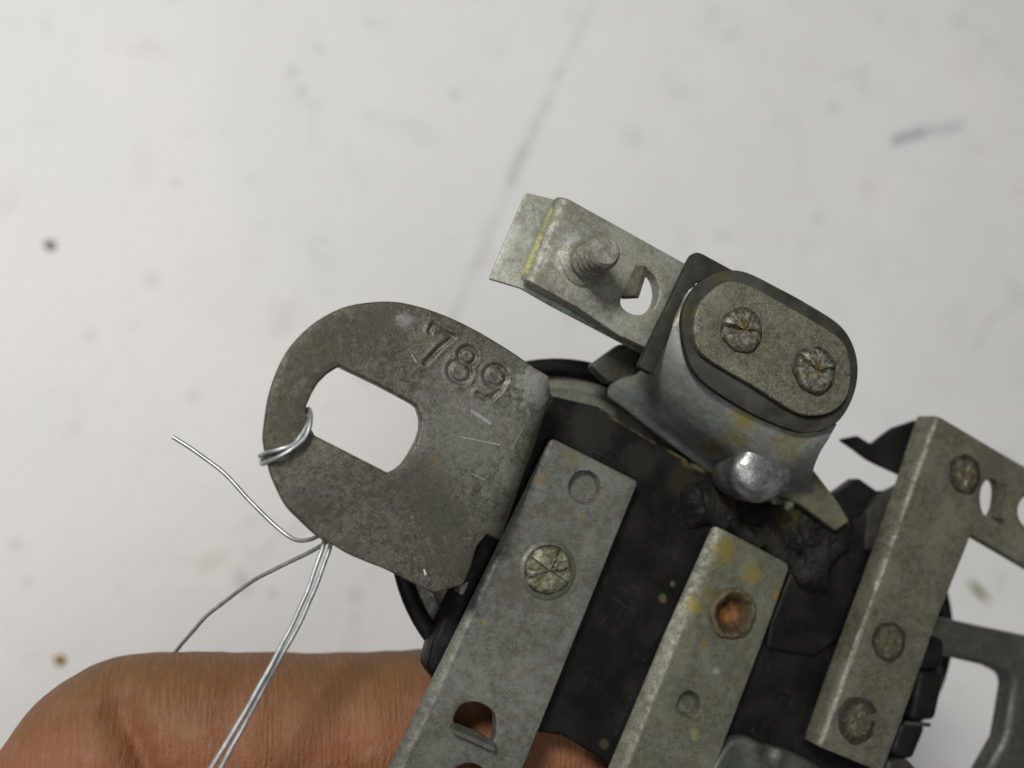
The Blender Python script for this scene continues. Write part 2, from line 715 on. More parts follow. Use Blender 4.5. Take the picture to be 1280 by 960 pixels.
# ================================================================== table
def table_mat():
    m = M('worn_white_table')
    n1 = m.noise(0.018, 4, 0.6)
    n2 = m.noise(0.11, 5, 0.65)
    n3 = m.noise(1.2, 4, 0.6)
    col = m.mix(m.rng(n1, 0.35, 0.65), (0.69, 0.70, 0.685), (0.745, 0.735, 0.715))
    col = m.mix(m.math('MULTIPLY', m.rng(n2, 0.52, 0.74), 0.5), col, (0.58, 0.555, 0.53))
    col = m.mix(m.math('MULTIPLY', m.rng(n3, 0.58, 0.72), 0.14), col, (0.55, 0.54, 0.52))
    sp = m.rng(m.voro(0.085), 0.05, 0.17, 1.0, 0.0)
    sp = m.math('MULTIPLY', sp, m.rng(m.noise(0.06, 2), 0.5, 0.62))
    col = m.mix(m.math('MULTIPLY', sp, 0.35), col, (0.42, 0.41, 0.40))
    brk = m.rng(m.noise(0.10, 4, 0.7), 0.34, 0.56, 0.25, 1.0)

    def q(x, y):
        return tuple(P(x, y, TZ))
    for (a, b, r, k) in (((758, -30), (700, 90), 1.1, 0.55), ((700, 90), (640, 225), 1.3, 0.8), ((640, 225), (565, 400), 1.2, 0.55), ((565, 400), (430, 830), 2.0, 0.22), ((640, 225), (652, 190), 1.6, 0.5)):
        f = m.seg(q(*a), q(*b), r, 0.8, 0.5, 0.3)
        col = m.mix(m.math('MULTIPLY', m.math('MULTIPLY', f, brk), k * 0.48), col, (0.38, 0.39, 0.40))
    for (a, b, r, k, c) in (((1118, 176), (1150, 166), 1.7, 0.8, (0.20, 0.20, 0.25)), ((1150, 166), (1200, 157), 1.5, 0.55, (0.28, 0.28, 0.33)),
                            ((1216, 440), (1236, 400), 0.9, 0.3, (0.38, 0.37, 0.38)), ((1236, 400), (1285, 372), 0.9, 0.3, (0.38, 0.37, 0.38)),
                            ((1045, 96), (1085, 86), 1.1, 0.25, (0.4, 0.4, 0.4)), ((995, 145), (1002, 215), 0.9, 0.22, (0.4, 0.4, 0.4)), ((905, 48), (920, 36), 1.6, 0.3, (0.42, 0.41, 0.4)),
                            ((460, 145), (535, 162), 2.0, 0.20, (0.45, 0.43, 0.40)), ((255, 705), (275, 698), 2.4, 0.35, (0.50, 0.46, 0.36)), ((298, 718), (306, 738), 1.8, 0.45, (0.35, 0.35, 0.38))):
        f = m.seg(q(*a), q(*b), r, 0.9, 0.9, 0.5)
        col = m.mix(m.math('MULTIPLY', f, k * 0.75), col, c)
    for (x, y, r, k, c) in ((376, 114, 1.6, 0.4, (0.4, 0.4, 0.4)), (568, 119, 1.5, 0.35, (0.4, 0.4, 0.41)), (903, 295, 1.7, 0.45, (0.46, 0.40, 0.28)), (220, 228, 1.5, 0.25, (0.4, 0.4, 0.4)),
                            (402, 300, 1.5, 0.3, (0.45, 0.42, 0.36)), (190, 350, 2.0, 0.3, (0.47, 0.44, 0.40)), (112, 420, 1.8, 0.3, (0.45, 0.43, 0.4)), (342, 742, 1.1, 0.4, (0.35, 0.35, 0.35)),
                            (1100, 22, 1.5, 0.3, (0.42, 0.42, 0.42)), (20, 680, 1.6, 0.3, (0.45, 0.38, 0.35)), (33, 727, 1.3, 0.3, (0.45, 0.4, 0.36)), (985, 82, 1.2, 0.3, (0.4, 0.4, 0.42)), (1225, 430, 1.2, 0.2, (0.4, 0.4, 0.4))):
        col = m.mix(m.math('MULTIPLY', m.spot(q(x, y), r, 0.8, 0.35, 0.6), k), col, c)
    nrm = m.bump(m.noise(0.5, 4, 0.6), 0.00025, 0.6)
    return m.done(col, 0.55, 0, nrm, 0.35)


TV, TF = plate(round_poly([(-420, -420), (420, -420), (420, 420), (-420, 420)], 20), [], TZ, 25, 2.0, 60)
table = obj('table', TV, TF, table_mat())
table['kind'] = 'structure'
table['label'] = 'worn white tabletop with a faint crack, grey smudges and specks'

# ================================================================== crumbs on the table
def crumb(px, py, r, col, name, label, sx=1.0, sy=1.0, rz=0.0, cat='crumb'):
    c = P(px, py, TZ)
    bm = bmesh.new()
    bmesh.ops.create_icosphere(bm, subdivisions=3, radius=1)
    for v in bm.verts:
        k = 1 + 0.35 * noise.noise(v.co * 1.4 + Vector((px, py, 0)))
        v.co = Vector((v.co.x * sx * k, v.co.y * sy * k, v.co.z * 0.6 * k)) * r
        v.co.rotate(Matrix.Rotation(rz, 3, 'Z'))
        v.co.z = max(v.co.z + r * 0.4, 0)
    V = [tuple(v.co) for v in bm.verts]
    F = [[v.index for v in f.verts] for f in bm.faces]
    bm.free()
    m = M('crumb_' + name)
    mm = m.done(m.mix(m.rng(m.noise(1.5), 0.35, 0.65), tuple(x * 0.5 for x in col), col), 0.8)
    o = obj(name, V, F, mm, None, loc=(c.x, c.y, TZ + 0.004))
    o['label'] = label
    o['category'] = cat
    return o


crumb(75, 824, 0.8, (0.42, 0.24, 0.05), 'crumb', 'small tan crumb on the white table above the bent finger')
crumb(62, 306, 0.85, (0.40, 0.43, 0.43), 'crumb', 'blurred grey speck on the white table at the far left')
crumb(1222, 738, 0.85, (0.30, 0.27, 0.10), 'splinter', 'thin olive splinter on the table in the right-hand gap', 3.4, 0.8, -0.75, 'splinter')

# ================================================================== the electrical assembly
root = empty('electrical_assembly', tuple(BASE), 'old grey metal and black electrical assembly with stamped plate, terminal strips and rivets', 'electrical part')

ZB = 60.0            # top of the black body
ZS = 61.7            # top of the strips
ZP = 66.0            # top of the stamped plate

# ---- materials of the parts
def black_mat(name, col=(0.0042, 0.0042, 0.0038), dust=0.5, seed=0.0, rough=0.42, spots=(), segs=()):
    m = M(name)
    v = m.vmath('ADD', m.co, (seed * 11, seed * 5, 0))
    n = m.noise(0.5, 5, 0.65, v)
    c = m.mix(m.rng(n, 0.4, 0.7), col, tuple(x * 1.9 + 0.001 for x in col))
    c = m.mix(m.math('MULTIPLY', m.rng(m.noise(0.16, 4, 0.6, v), 0.42, 0.66), 0.8 * dust), c, tuple(x * 3 + k_ for x, k_ in zip(col, (0.010, 0.0095, 0.0075))))
    f = m.rng(m.voro(1.3, v), 0.06, 0.16, 1.0, 0.0)
    f = m.math('MULTIPLY', f, m.rng(m.noise(0.6, 3, 0.6, v), 0.5, 0.62))
    c = m.mix(m.math('MULTIPLY', f, dust), c, (0.05, 0.043, 0.026))
    d = m.rng(m.noise(4.0, 3, 0.7, v), 0.6, 0.75)
    c = m.mix(m.math('MULTIPLY', d, 0.2 * dust), c, (0.04, 0.037, 0.028))
    for i, a_ in enumerate((0.5, -0.9, 1.4)):
        c = m.mix(m.math('MULTIPLY', m.math('MULTIPLY', m.streaks(a_, 3.2, seed * 3 + 9.1 * i, 0.60, 0.72), m.rng(m.noise(0.3, 2, 0.5, v), 0.4, 0.65)), 0.55 * dust), c, (0.06, 0.055, 0.045))
    for (p, q, r, cc, k) in segs:
        c = m.mix(m.math('MULTIPLY', m.math('MULTIPLY', m.seg(p, q, r, 0.7, r * 0.9, 2.2), m.rng(m.noise(1.1, 4, 0.7, v), 0.40, 0.6)), k), c, cc)
    for (p, r, cc, k) in spots:
        c = m.mix(m.math('MULTIPLY', m.spot(p, r, 0.5, 0.4, 1.0), k), c, cc)
    nr = m.bump(m.math('ADD', n, m.math('MULTIPLY', m.noise(5, 4, 0.7, v), 0.3)), 0.00012, 0.8)
    return m.done(c, m.rng(n, 0.3, 0.7, rough + 0.15, rough - 0.08), 0, nr, 0.12)


tan = (0.08, 0.062, 0.026)
BODY = black_mat('black_bakelite', spots=[(rel(828, 748, ZB), 0.55, (0.085, 0.078, 0.036), 0.8), (rel(841, 730, ZB), 0.35, (0.085, 0.078, 0.036), 0.8),
                                          (rel(755, 930, ZB), 0.6, tan, 0.5), (rel(740, 535, ZB), 3.0, (0.026, 0.025, 0.020), 0.6), (rel(800, 575, ZB), 2.2, (0.024, 0.022, 0.016), 0.6), (rel(850, 600, ZB), 2.0, (0.026, 0.022, 0.013), 0.6)],
                 segs=[(rel(752, 513, ZB), rel(880, 589, ZB), 0.30, (0.12, 0.10, 0.035), 0.8), (rel(855, 577, ZB), rel(925, 603, ZB), 0.6, (0.10, 0.08, 0.025), 0.7)])
TAR = black_mat('tar', (0.0042, 0.0042, 0.0038), 0.9, 3.0, 0.5, spots=[(rel(985, 640, 61), 2.2, (0.05, 0.038, 0.012), 0.6), (rel(905, 622, 61), 1.8, (0.035, 0.028, 0.012), 0.5), (rel(1045, 650, 61), 1.5, (0.05, 0.04, 0.014), 0.5), (rel(960, 672, 61), 1.6, (0.03, 0.024, 0.012), 0.5)])
RUBBER = black_mat('dark_fibre', (0.024, 0.023, 0.019), 0.25, 5.0, 0.55)
RUBBER_B = black_mat('dark_fibre_brown_edge', (0.026, 0.026, 0.022), 0.45, 6.0, 0.5,
                     spots=[(rel(900, 345, 70), 1.2, (0.08, 0.06, 0.014), 0.4), (rel(858, 390, 70), 1.2, (0.07, 0.05, 0.012), 0.4)])
BLACKMETAL = black_mat('blackened_steel', (0.006, 0.006, 0.006), 0.2, 8.0, 0.38)

PLATE_M = zinc('stamped_plate_zinc', (0.120, 0.118, 0.098), (0.056, 0.054, 0.038), 1.0, 0.15, (0.14, 0.11, 0.04),
               spots=[(rel(672, 480, ZP), 2.4, (0.33, 0.34, 0.32), 0.55), (rel(585, 540, ZP), 6.0, (0.19, 0.19, 0.17), 0.5), (rel(470, 400, ZP), 3.4, (0.05, 0.045, 0.03), 0.75), (rel(385, 640, ZP), 2.2, (0.035, 0.034, 0.024), 0.7), (rel(520, 600, ZP), 3.0, (0.05, 0.046, 0.032), 0.7), (rel(570, 700, ZP), 2.6, (0.05, 0.047, 0.036), 0.7), (rel(550, 650, ZP), 2.6, (0.045, 0.044, 0.034), 0.75), (rel(640, 590, ZP), 1.5, (0.2, 0.2, 0.18), 0.35), (rel(440, 690, ZP), 1.6, (0.04, 0.04, 0.03), 0.6),  # first spot paints the highlight at the bent corner
                      (rel(400, 440, ZP), 4.6, (0.046, 0.041, 0.026), 0.8), (rel(350, 520, ZP), 3.4, (0.046, 0.040, 0.025), 0.8), (rel(505, 400, ZP), 0.8, (0.36, 0.37, 0.36), 0.4), (rel(544, 578, ZP), 0.5, (0.13, 0.08, 0.03), 0.5)],
               segs=[(rel(590, 514, ZP), rel(612, 529, ZP), 0.17, (0.38, 0.39, 0.39), 0.55), (rel(530, 533, ZP), rel(575, 546, ZP), 0.05, (0.32, 0.33, 0.33), 0.5), (rel(575, 546, ZP), rel(625, 556, ZP), 0.06, (0.42, 0.43, 0.43), 0.7),
                     (rel(505, 425, ZP), rel(520, 452, ZP), 0.07, (0.4, 0.41, 0.4), 0.6), (rel(612, 460, ZP), rel(632, 478, ZP), 0.06, (0.4, 0.41, 0.4), 0.5), (rel(500, 395, ZP), rel(525, 418, ZP), 0.08, (0.4, 0.4, 0.4), 0.5),
                     (rel(530, 712, ZP), rel(532, 718, ZP), 0.09, (0.7, 0.7, 0.7), 0.9), (rel(590, 592, ZP), rel(606, 600, ZP), 0.06, (0.4, 0.41, 0.4), 0.5), (rel(640, 560, ZP), rel(652, 538, ZP), 0.08, (0.36, 0.37, 0.36), 0.35)],
               scr=[(rel(600, 500, ZP), 6.0, 0.35), (rel(525, 420, ZP), 3.2, 0.4)], speck=1.0, rough=0.46, metal=0.4, bumpy=0.07)
STRIP_A = zinc('strip_zinc_left', (0.172, 0.178, 0.172), (0.110, 0.111, 0.100), 2.0, 0.30, (0.15, 0.135, 0.045),
               spots=[(rel(686, 716, ZS), 3.1, (0.065, 0.06, 0.035), 0.6), (rel(677, 599, ZS), 0.45, ORG, 0.9), (rel(715, 570, ZS), 1.2, (0.16, 0.14, 0.05), 0.4), (rel(640, 735, ZS), 1.7, (0.085, 0.075, 0.045), 0.6), (rel(608, 712, ZS), 1.5, (0.06, 0.055, 0.045), 0.6),  # last spot here paints the shadow the stamped plate casts
                      (rel(605, 778, ZS), 0.3, YEL, 0.6), (rel(728, 645, ZS), 0.5, (0.2, 0.17, 0.04), 0.4)], speck=0.5, rough=0.5, metal=0.3, bumpy=0.03)
STRIP_B = zinc('strip_zinc_middle', (0.165, 0.168, 0.145), (0.102, 0.102, 0.080), 3.0, 0.55, (0.17, 0.15, 0.03),
               spots=[(rel(905, 690, ZS), 1.3, YEL, 0.7), (rel(940, 718, ZS), 1.2, YEL, 0.65), (rel(868, 758, ZS), 0.9, YEL, 0.7), (rel(880, 802, ZS), 0.5, ORG, 0.6), (rel(970, 745, ZS), 0.5, YEL, 0.8), (rel(887, 742, ZS), 0.9, YEL, 0.4),
                      (rel(868, 718, ZS), 0.5, YEL, 0.6), (rel(896, 838, ZS), 0.45, (0.3, 0.3, 0.28), 0.6), (rel(868, 918, ZS), 0.5, (0.25, 0.23, 0.08), 0.6), (rel(893, 742, ZS), 0.9, (0.05, 0.045, 0.03), 0.4), (rel(864, 879, ZS - 0.7), 1.1, (0.05, 0.048, 0.036), 0.6)], speck=0.6, rough=0.52, metal=0.3, bumpy=0.03)
STRIP_C = zinc('strip_zinc_right', (0.172, 0.165, 0.138), (0.098, 0.092, 0.070), 4.0, 0.35, (0.14, 0.12, 0.05),
               spots=[(rel(1205, 593, 63), 2.6, (0.06, 0.055, 0.035), 0.6), (rel(1111, 802, 63), 2.4, (0.05, 0.047, 0.032), 0.6), (rel(1072, 900, 63), 2.8, (0.05, 0.047, 0.032), 0.6), (rel(1240, 580, 63), 4.0, (0.085, 0.08, 0.058), 0.5), (rel(1205, 575, 63), 1.2, (0.2, 0.17, 0.07), 0.5), (rel(1140, 840, 63), 0.9, (0.07, 0.065, 0.045), 0.6), (rel(1085, 880, 63), 1.6, (0.10, 0.085, 0.045), 0.5)], speck=0.7, rough=0.5, metal=0.3, bumpy=0.04)
ARM_M = zinc('galvanised_arm', (0.31, 0.315, 0.295), (0.20, 0.198, 0.168), 5.0, 0.35, (0.18, 0.15, 0.07), speck=0.6, rough=0.48, metal=0.3,
             spots=[(rel(715, 300, 66), 1.0, (0.36, 0.38, 0.38), 0.6), (rel(690, 270, 66), 0.8, (0.17, 0.14, 0.09), 0.6), (rel(670, 345, 66), 1.0, (0.17, 0.14, 0.09), 0.5)],
             segs=[(rel(655, 336, 65.5), rel(671, 296, 65.5), 0.6, (0.52, 0.50, 0.19), 0.85), (rel(671, 296, 65.5), rel(688, 262, 65.5), 0.35, (0.46, 0.44, 0.19), 0.7), (rel(652, 338, 65.0), rel(668, 298, 65.0), 0.6, (0.52, 0.50, 0.19), 0.9), (rel(668, 298, 65.0), rel(684, 265, 65.0), 0.4, (0.50, 0.46, 0.12), 0.75)])
LEAF_M = zinc('galvanised_leaf', (0.46, 0.48, 0.46), (0.31, 0.32, 0.29), 6.0, 0.3, (0.2, 0.18, 0.1), speck=0.5, rough=0.5, metal=0.3)
SADDLE_M = zinc('saddle_zinc', (0.27, 0.285, 0.295), (0.20, 0.21, 0.21), 7.0, 0.3, (0.17, 0.15, 0.05), speck=0.35, rough=0.45, metal=0.3, bumpy=0.03,
                spots=[(rel(930, 522, 68.7), 1.5, (0.20, 0.165, 0.02), 0.85), (rel(922, 548, 67.5), 1.3, (0.17, 0.14, 0.02), 0.75), (rel(895, 566, 65), 1.5, (0.15, 0.125, 0.02), 0.7), (rel(880, 570, 63.5), 1.2, (0.15, 0.125, 0.02), 0.6), (rel(985, 555, 68.5), 2.2, (0.15, 0.13, 0.03), 0.7), (rel(800, 474, 63.5), 1.6, (0.17, 0.16, 0.11), 0.6), (rel(850, 395, 68.6), 1.0, (0.15, 0.125, 0.04), 0.6), (rel(825, 445, 66.5), 1.3, (0.16, 0.14, 0.06), 0.5)])
FOOT_M = zinc('saddle_foot_zinc', (0.17, 0.168, 0.135), (0.11, 0.107, 0.075), 8.0, 0.7, (0.15, 0.125, 0.02), speck=0.5, rough=0.5, metal=0.25)
CAP_M = zinc('cap_zinc', (0.225, 0.218, 0.178), (0.118, 0.113, 0.085), 9.0, 0.35, (0.15, 0.12, 0.05), speck=1.0, rough=0.52, metal=0.35, bumpy=0.07, spots=[(rel(928, 416, 71), 2.9, (0.06, 0.055, 0.03), 0.55), (rel(1019, 466, 71), 2.9, (0.06, 0.055, 0.03), 0.55), (rel(900, 375, 71), 1.6, (0.22, 0.21, 0.17), 0.4)])
DISC_M = zinc('disc_zinc', (0.20, 0.20, 0.18), (0.13, 0.13, 0.11), 10.0, 0.2, speck=0.3, rough=0.45, metal=0.3)
FRAME_M = zinc('frame_zinc', (0.090, 0.095, 0.088), (0.055, 0.057, 0.050), 11.0, 0.1, speck=0.5, rough=0.45, metal=0.4)
DARKMETAL = zinc('dark_zinc', (0.050, 0.050, 0.042), (0.028, 0.028, 0.022), 12.0, 0.2, speck=0.5, rough=0.45, metal=0.3)


def rivet_mat(name, base, lo, rust, rustk, seed, edge=9.0):
    m = M(name)
    v = m.vmath('ADD', m.co, (seed * 9, 0, 0))
    n = m.noise(1.8, 5, 0.7, v)
    c = m.mix(m.rng(n, 0.38, 0.62), lo, base)
    r = m.vmath('LENGTH', m.co)
    f = m.math('MULTIPLY', m.rng(m.math('ADD', r, m.math('MULTIPLY', m.noise(1.4, 3, 0.6, v), 1.2)), 0.7, 1.6, 1.0, 0.0), rustk)
    c = m.mix(f, c, rust)
    f = m.math('MULTIPLY', m.rng(m.noise(0.9, 3, 0.6, m.vmath('ADD', v, (3, 8, 1))), 0.55, 0.68), 0.6)
    c = m.mix(f, c, (0.20, 0.17, 0.03))
    f = m.math('MULTIPLY', m.rng(m.noise(4.5, 4, 0.7, v), 0.5, 0.66), 0.6)
    c = m.mix(f, c, tuple(x * 0.35 for x in lo))
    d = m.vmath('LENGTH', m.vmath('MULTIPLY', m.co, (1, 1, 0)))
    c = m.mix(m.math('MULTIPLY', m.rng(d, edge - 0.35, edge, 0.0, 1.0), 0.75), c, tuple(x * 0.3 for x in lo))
    return m.done(c, 0.45, 0.4, m.bump(n, 0.00008, 1.0))


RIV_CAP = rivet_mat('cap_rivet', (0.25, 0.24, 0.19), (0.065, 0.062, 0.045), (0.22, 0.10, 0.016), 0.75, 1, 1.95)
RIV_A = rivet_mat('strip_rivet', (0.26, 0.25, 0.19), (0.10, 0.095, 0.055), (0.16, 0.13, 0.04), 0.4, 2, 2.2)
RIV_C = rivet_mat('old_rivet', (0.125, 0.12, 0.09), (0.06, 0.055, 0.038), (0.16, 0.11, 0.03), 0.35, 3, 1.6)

# ---- round cups behind the body
def cup(px, py, rpx, z, name):
    c = P(px, py, z)
    r = (P(px + rpx, py, z) - c).length
    g = empty  # noqa
    prof = [(r - 1.6, z - 1.6), (r - 1.45, z - 0.25), (r - 1.1, z + 0.0), (r - 0.35, z), (r - 0.05, z - 0.25), (r, z - 0.8), (r - 0.3, z - 1.6), (r - 1.4, z - 2.6), (r * 0.2, z - 4.4), (0.01, z - 4.4)]
    V, F = lathe([(a, b - z) for a, b in prof], 96, (c.x, c.y, z))
    o = obj(name, V, F, BLACKMETAL, root, angle=50)
    V, F = lathe([(0.01, 0), (r - 3.6, 0.0), (r - 3.2, -0.1), (r - 2.8, -0.6), (r - 1.7, -0.75), (r - 1.62, -0.9)], 96, (c.x, c.y, z - 0.55))
    d = obj('disc', V, F, DISC_M, o)
    return o


cup(704, 662, 196, 57.2, 'round_cup')
cup(1060, 788, 134, 56.0, 'round_cup')

# ---- black insulating body
body = XY(round_poly([(672, 520), (690, 494), (749, 508), (805, 544), (880, 584), (930, 596), (1000, 640), (1060, 652), (1112, 640), (1150, 640), (1165, 700), (1150, 790), (1110, 905), (1090, 1040), (880, 1040), (800, 985), (745, 945), (705, 920), (662, 914), (640, 884), (600, 866), (548, 856), (533, 835), (540, 805)],
                     [10, 8, 4, 0, 0, 0, 10, 10, 5, 10, 10, 10, 10, 10, 10, 20, 25, 20, 20, 15, 20, 14, 14, 14]), ZB)
V, F = plate(body, [], ZB, 3.6, 0.35, 1.4, deform=wav(0.12, 0.25, 3.0))
obj('insulating_body', V, F, BODY, root)

# raised black pad right of the middle strip
pad = XY(round_poly([(990, 712), (1030, 665), (1108, 632), (1090, 690), (1048, 800), (1020, 822), (958, 812), (962, 780)], [8, 10, 8, 8, 10, 12, 8, 8]), ZB + 0.4)
V, F = plate(pad, [], ZB + 0.4, 0.7, 0.4, 0.8, deform=wav(0.25, 0.35, 6.0))
obj('insulating_pad', V, F, BODY, root)

# ---- terminal strips
def holes_px(c, r, z, n=26):
    cc = P(c[0], c[1], z)
    rr = r * (P(c[0] + 10, c[1], z) - cc).length / 10
    return circle(cc.x, cc.y, rr, n), cc, rr


# left strip
def crease_pts(a, b, z, n=70):
    a, b = P(a[0], a[1], z), P(b[0], b[1], z)
    d = (b - a).normalized()
    q = Vector((d.y, -d.x, 0))
    return [tuple((a.lerp(b, i / n) + q * k)[:2]) for i in range(n + 1) for k in (-0.14, 0.0, 0.14)]


def soft_edge(a, b, z, ang, rad=0.25):
    a, b = P(a[0], a[1], z), P(b[0], b[1], z)
    return bend((a.x, a.y), (b.x, b.y), z, rad, R(ang), 1)


outl = XY(round_poly([(687, 546), (798, 602), (660, 945), (598, 1090), (418, 1090), (586, 752)], [9, 7, 0, 0, 0, 0]), ZS)
h1, c1, r1 = holes_px((594, 900), 25, ZS)
h1 = XY(smooth_closed([(567, 902), (573, 885), (586, 878), (603, 880), (618, 892), (620, 908), (617, 927), (606, 921), (590, 914), (577, 909)], 4), ZS)
h2, c2, r2 = holes_px((585, 982), 26, ZS)
d1, rd = P(731, 609, ZS), 20.5 * K
V, F = plate(outl, [h1, h2], ZS, 1.5, 0.14, 0.9, dense=[box2(0, d1, 2.0, 0.14)], extra=crease_pts((628, 690), (446, 1090), ZS),
             deform=chain(wav(0.10, 0.12, 9.0), dimple((d1.x, d1.y), rd, 0.95, 0.0, 0.12), soft_edge((628, 690), (446, 1090), ZS, 38)))
strip1 = obj('terminal_strip', V, F, STRIP_A, root, label='left grey terminal strip with one round dimple and one crushed rivet')


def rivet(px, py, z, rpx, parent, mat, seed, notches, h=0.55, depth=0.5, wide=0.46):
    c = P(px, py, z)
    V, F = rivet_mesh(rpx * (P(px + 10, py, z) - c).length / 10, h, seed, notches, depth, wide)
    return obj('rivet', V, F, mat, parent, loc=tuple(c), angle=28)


rivet(685, 713, ZS, 29, strip1, RIV_A, 3, [(0.78, 1.3, 0.75), (-0.2, 1.3, 0.75), (2.75, 1.2, 0.6), (3.6, 0.8, 0.5)], 0.55, 0.75)
rim = lathe([(29 * K * 1.0, -0.1), (29 * K * 1.05, 0.16), (29 * K * 1.15, 0.12), (29 * K * 1.25, -0.05)], 48, tuple(P(685, 713, ZS)))
obj('rivet_collar', *rim, STRIP_A, strip1)
V, F = slab([P(563, 905, ZS - 0.2), P(618, 929, ZS - 0.2), P(618, 937, ZS + 1.0), P(566, 914, ZS + 1.0)], 0.35)
obj('tab', V, F, STRIP_A, strip1)

# middle strip
outl = XY(round_poly([(892, 655), (988, 706), (958, 790), (868, 1030), (732, 1030), (832, 790)], [6, 10, 0, 0, 0, 0]), ZS)
e1 = P(915, 767, ZS)
d2 = P(862, 881, ZS)
V, F = plate(outl, [circle(e1.x, e1.y, 1.75)], ZS, 1.5, 0.14, 0.9, dense=[box2(0, d2, 1.8, 0.14)], extra=crease_pts((853, 790), (757, 1030), ZS),
             deform=chain(wav(0.10, 0.12, 12.0), dimple((d2.x, d2.y), 17 * K, 1.0, 0.0, 0.45), soft_edge((853, 790), (757, 1030), ZS, 38)))
strip2 = obj('terminal_strip', V, F, STRIP_B, root, label='middle grey terminal strip with rusty eyelet and yellow stains')


def eyelet_mat():
    m = M('rusty_eyelet')
    r = m.vmath('LENGTH', m.vmath('MULTIPLY', m.co, (1, 1, 0)))
    n = m.noise(1.6, 5, 0.7)
    rr = m.math('ADD', r, m.math('MULTIPLY', m.math('SUBTRACT', n, 0.5), 0.9))
    c = m.mix(m.rng(rr, 0.7, 1.5), (0.15, 0.062, 0.010), (0.055, 0.036, 0.015))
    c = m.mix(m.math('MULTIPLY', m.rng(n, 0.58, 0.7), 0.6), c, (0.26, 0.12, 0.03))
    c = m.mix(m.math('MULTIPLY', m.rng(rr, 1.75, 2.25), 0.8), c, (0.13, 0.105, 0.05))
    c = m.mix(m.math('MULTIPLY', m.rng(m.noise(2.2, 5, 0.7), 0.50, 0.62), 0.75), c, (0.022, 0.016, 0.010))
    c = m.mix(m.math('MULTIPLY', m.spot((-0.1, 0.62, -0.9), 0.62, 0.75, 0.5, 1.8), 0.95), c, (0.012, 0.008, 0.006))  # shade in the upper part of the pit, painted black
    return m.done(c, 0.5, 0.15, m.bump(n, 0.00025, 1.0))


def tw(r, z, a, i):
    k = 1 + 0.03 * math.sin(2 * a + 0.5) + 0.02 * math.sin(5 * a)
    return r * k, z + (0.24 * noise.noise(Vector((r * math.cos(a) * 1.6, r * math.sin(a) * 1.6, i * 0.3))) if i > 0 else 0)


V, F = lathe([(2.42, -0.15), (2.40, 0.12), (2.25, 0.36), (2.05, 0.46), (1.85, 0.40), (1.62, 0.22), (1.46, 0.05), (1.30, -0.25), (1.12, -0.62), (0.9, -0.9), (0.7, -1.02), (0.4, -1.1), (0.15, -1.1), (0.01, -1.1)], 56, (0, 0, 0), tw)
obj('eyelet', V, F, eyelet_mat(), strip2, loc=tuple(e1))

# right strip, L-shaped, with a rolled left edge
ZR = 63.4
hA = XY(smooth_closed([(1226, 624), (1228, 609), (1236, 599), (1248, 603), (1250, 620), (1246, 640), (1237, 648), (1229, 640)], 4), ZR)
hB, _, _ = holes_px((1290, 640), 17, ZR)
outl = XY(round_poly([(1148, 508), (1178, 523), (1330, 612), (1330, 736), (1214, 668), (1174, 769), (1142, 860), (1103, 966), (1025, 934), (1002, 922), (1040, 815), (1090, 680)],
                     [0, 14, 0, 0, 3, 0, 0, 6, 0, 6, 0, 0]), ZR)
b0, b1 = P(1175, 522, ZR), P(1030, 930, ZR)
V, F = plate(outl, [hA, hB], ZR, 1.3, 0.15, 0.7, extra=crease_pts((1175, 522), (1030, 930), ZR),
             deform=chain(wav(0.07, 0.15, 15.0), bend((b0.x, b0.y), (b1.x, b1.y), ZR, 0.55, R(80), 1)))
strip3 = obj('terminal_strip', V, F, STRIP_C, root, label='right grey angled terminal strip with folded edge and three rivets')
rivet(1205, 593, ZR, 21, strip3, RIV_C, 5, [(1.2, 0.9, 0.9), (2.9, 0.9, 0.7), (4.4, 1.0, 1.1)], 0.20, 0.28)
rivet(1111, 802, ZR, 21, strip3, RIV_C, 6, [(0.9, 0.7, 1.5), (2.5, 0.8, 0.8), (5.2, 0.9, 0.9)], 0.10, 0.24)
rivet(1072, 900, ZR, 25, strip3, RIV_C, 7, [(0.1, 0.9, 0.6), (1.8, 0.9, 1.2), (3.5, 0.8, 0.8), (4.9, 0.9, 0.6)], 0.10, 0.26)
V, F = slab([P(1240, 648, ZR - 0.2), P(1250, 605, ZR - 0.2), P(1262, 606, ZR + 1.2), P(1254, 648, ZR + 1.2)], 0.4)
obj('tab', V, F, STRIP_C, strip3)

# ---- stamped mounting plate
DIG = {'7': [[(0.02, 0.80), (0.0, 1.0), (0.62, 1.0), (0.42, 0.55), (0.27, 0.0)]],
       '8': [[(0.32 + 0.23 * math.sin(t), 0.76 + 0.23 * math.cos(t)) for t in np.linspace(0, 2 * math.pi, 17)], [(0.32 + 0.30 * math.sin(t), 0.27 + 0.27 * math.cos(t)) for t in np.linspace(0, 2 * math.pi, 19)]],
       '9': [[(0.32 + 0.29 * math.sin(t), 0.70 + 0.28 * math.cos(t)) for t in np.linspace(0, 2 * math.pi, 19)], [(0.61, 0.70), (0.60, 0.45), (0.50, 0.18), (0.32, 0.02), (0.12, 0.04)]]}
segs = []
vdir, udir = np.array((0.865, 0.50)), np.array((0.45, -0.89))
for ch, c in (('7', (544, 434)), ('8', (579, 455)), ('9', (615, 478))):
    for poly in DIG[ch]:
        q = [np.array(c) + vdir * (x - 0.31) * 48 + udir * (y - 0.5) * 46 for x, y in poly]
        q = XY(q, ZP)
        segs += list(zip(q[:-1], q[1:]))


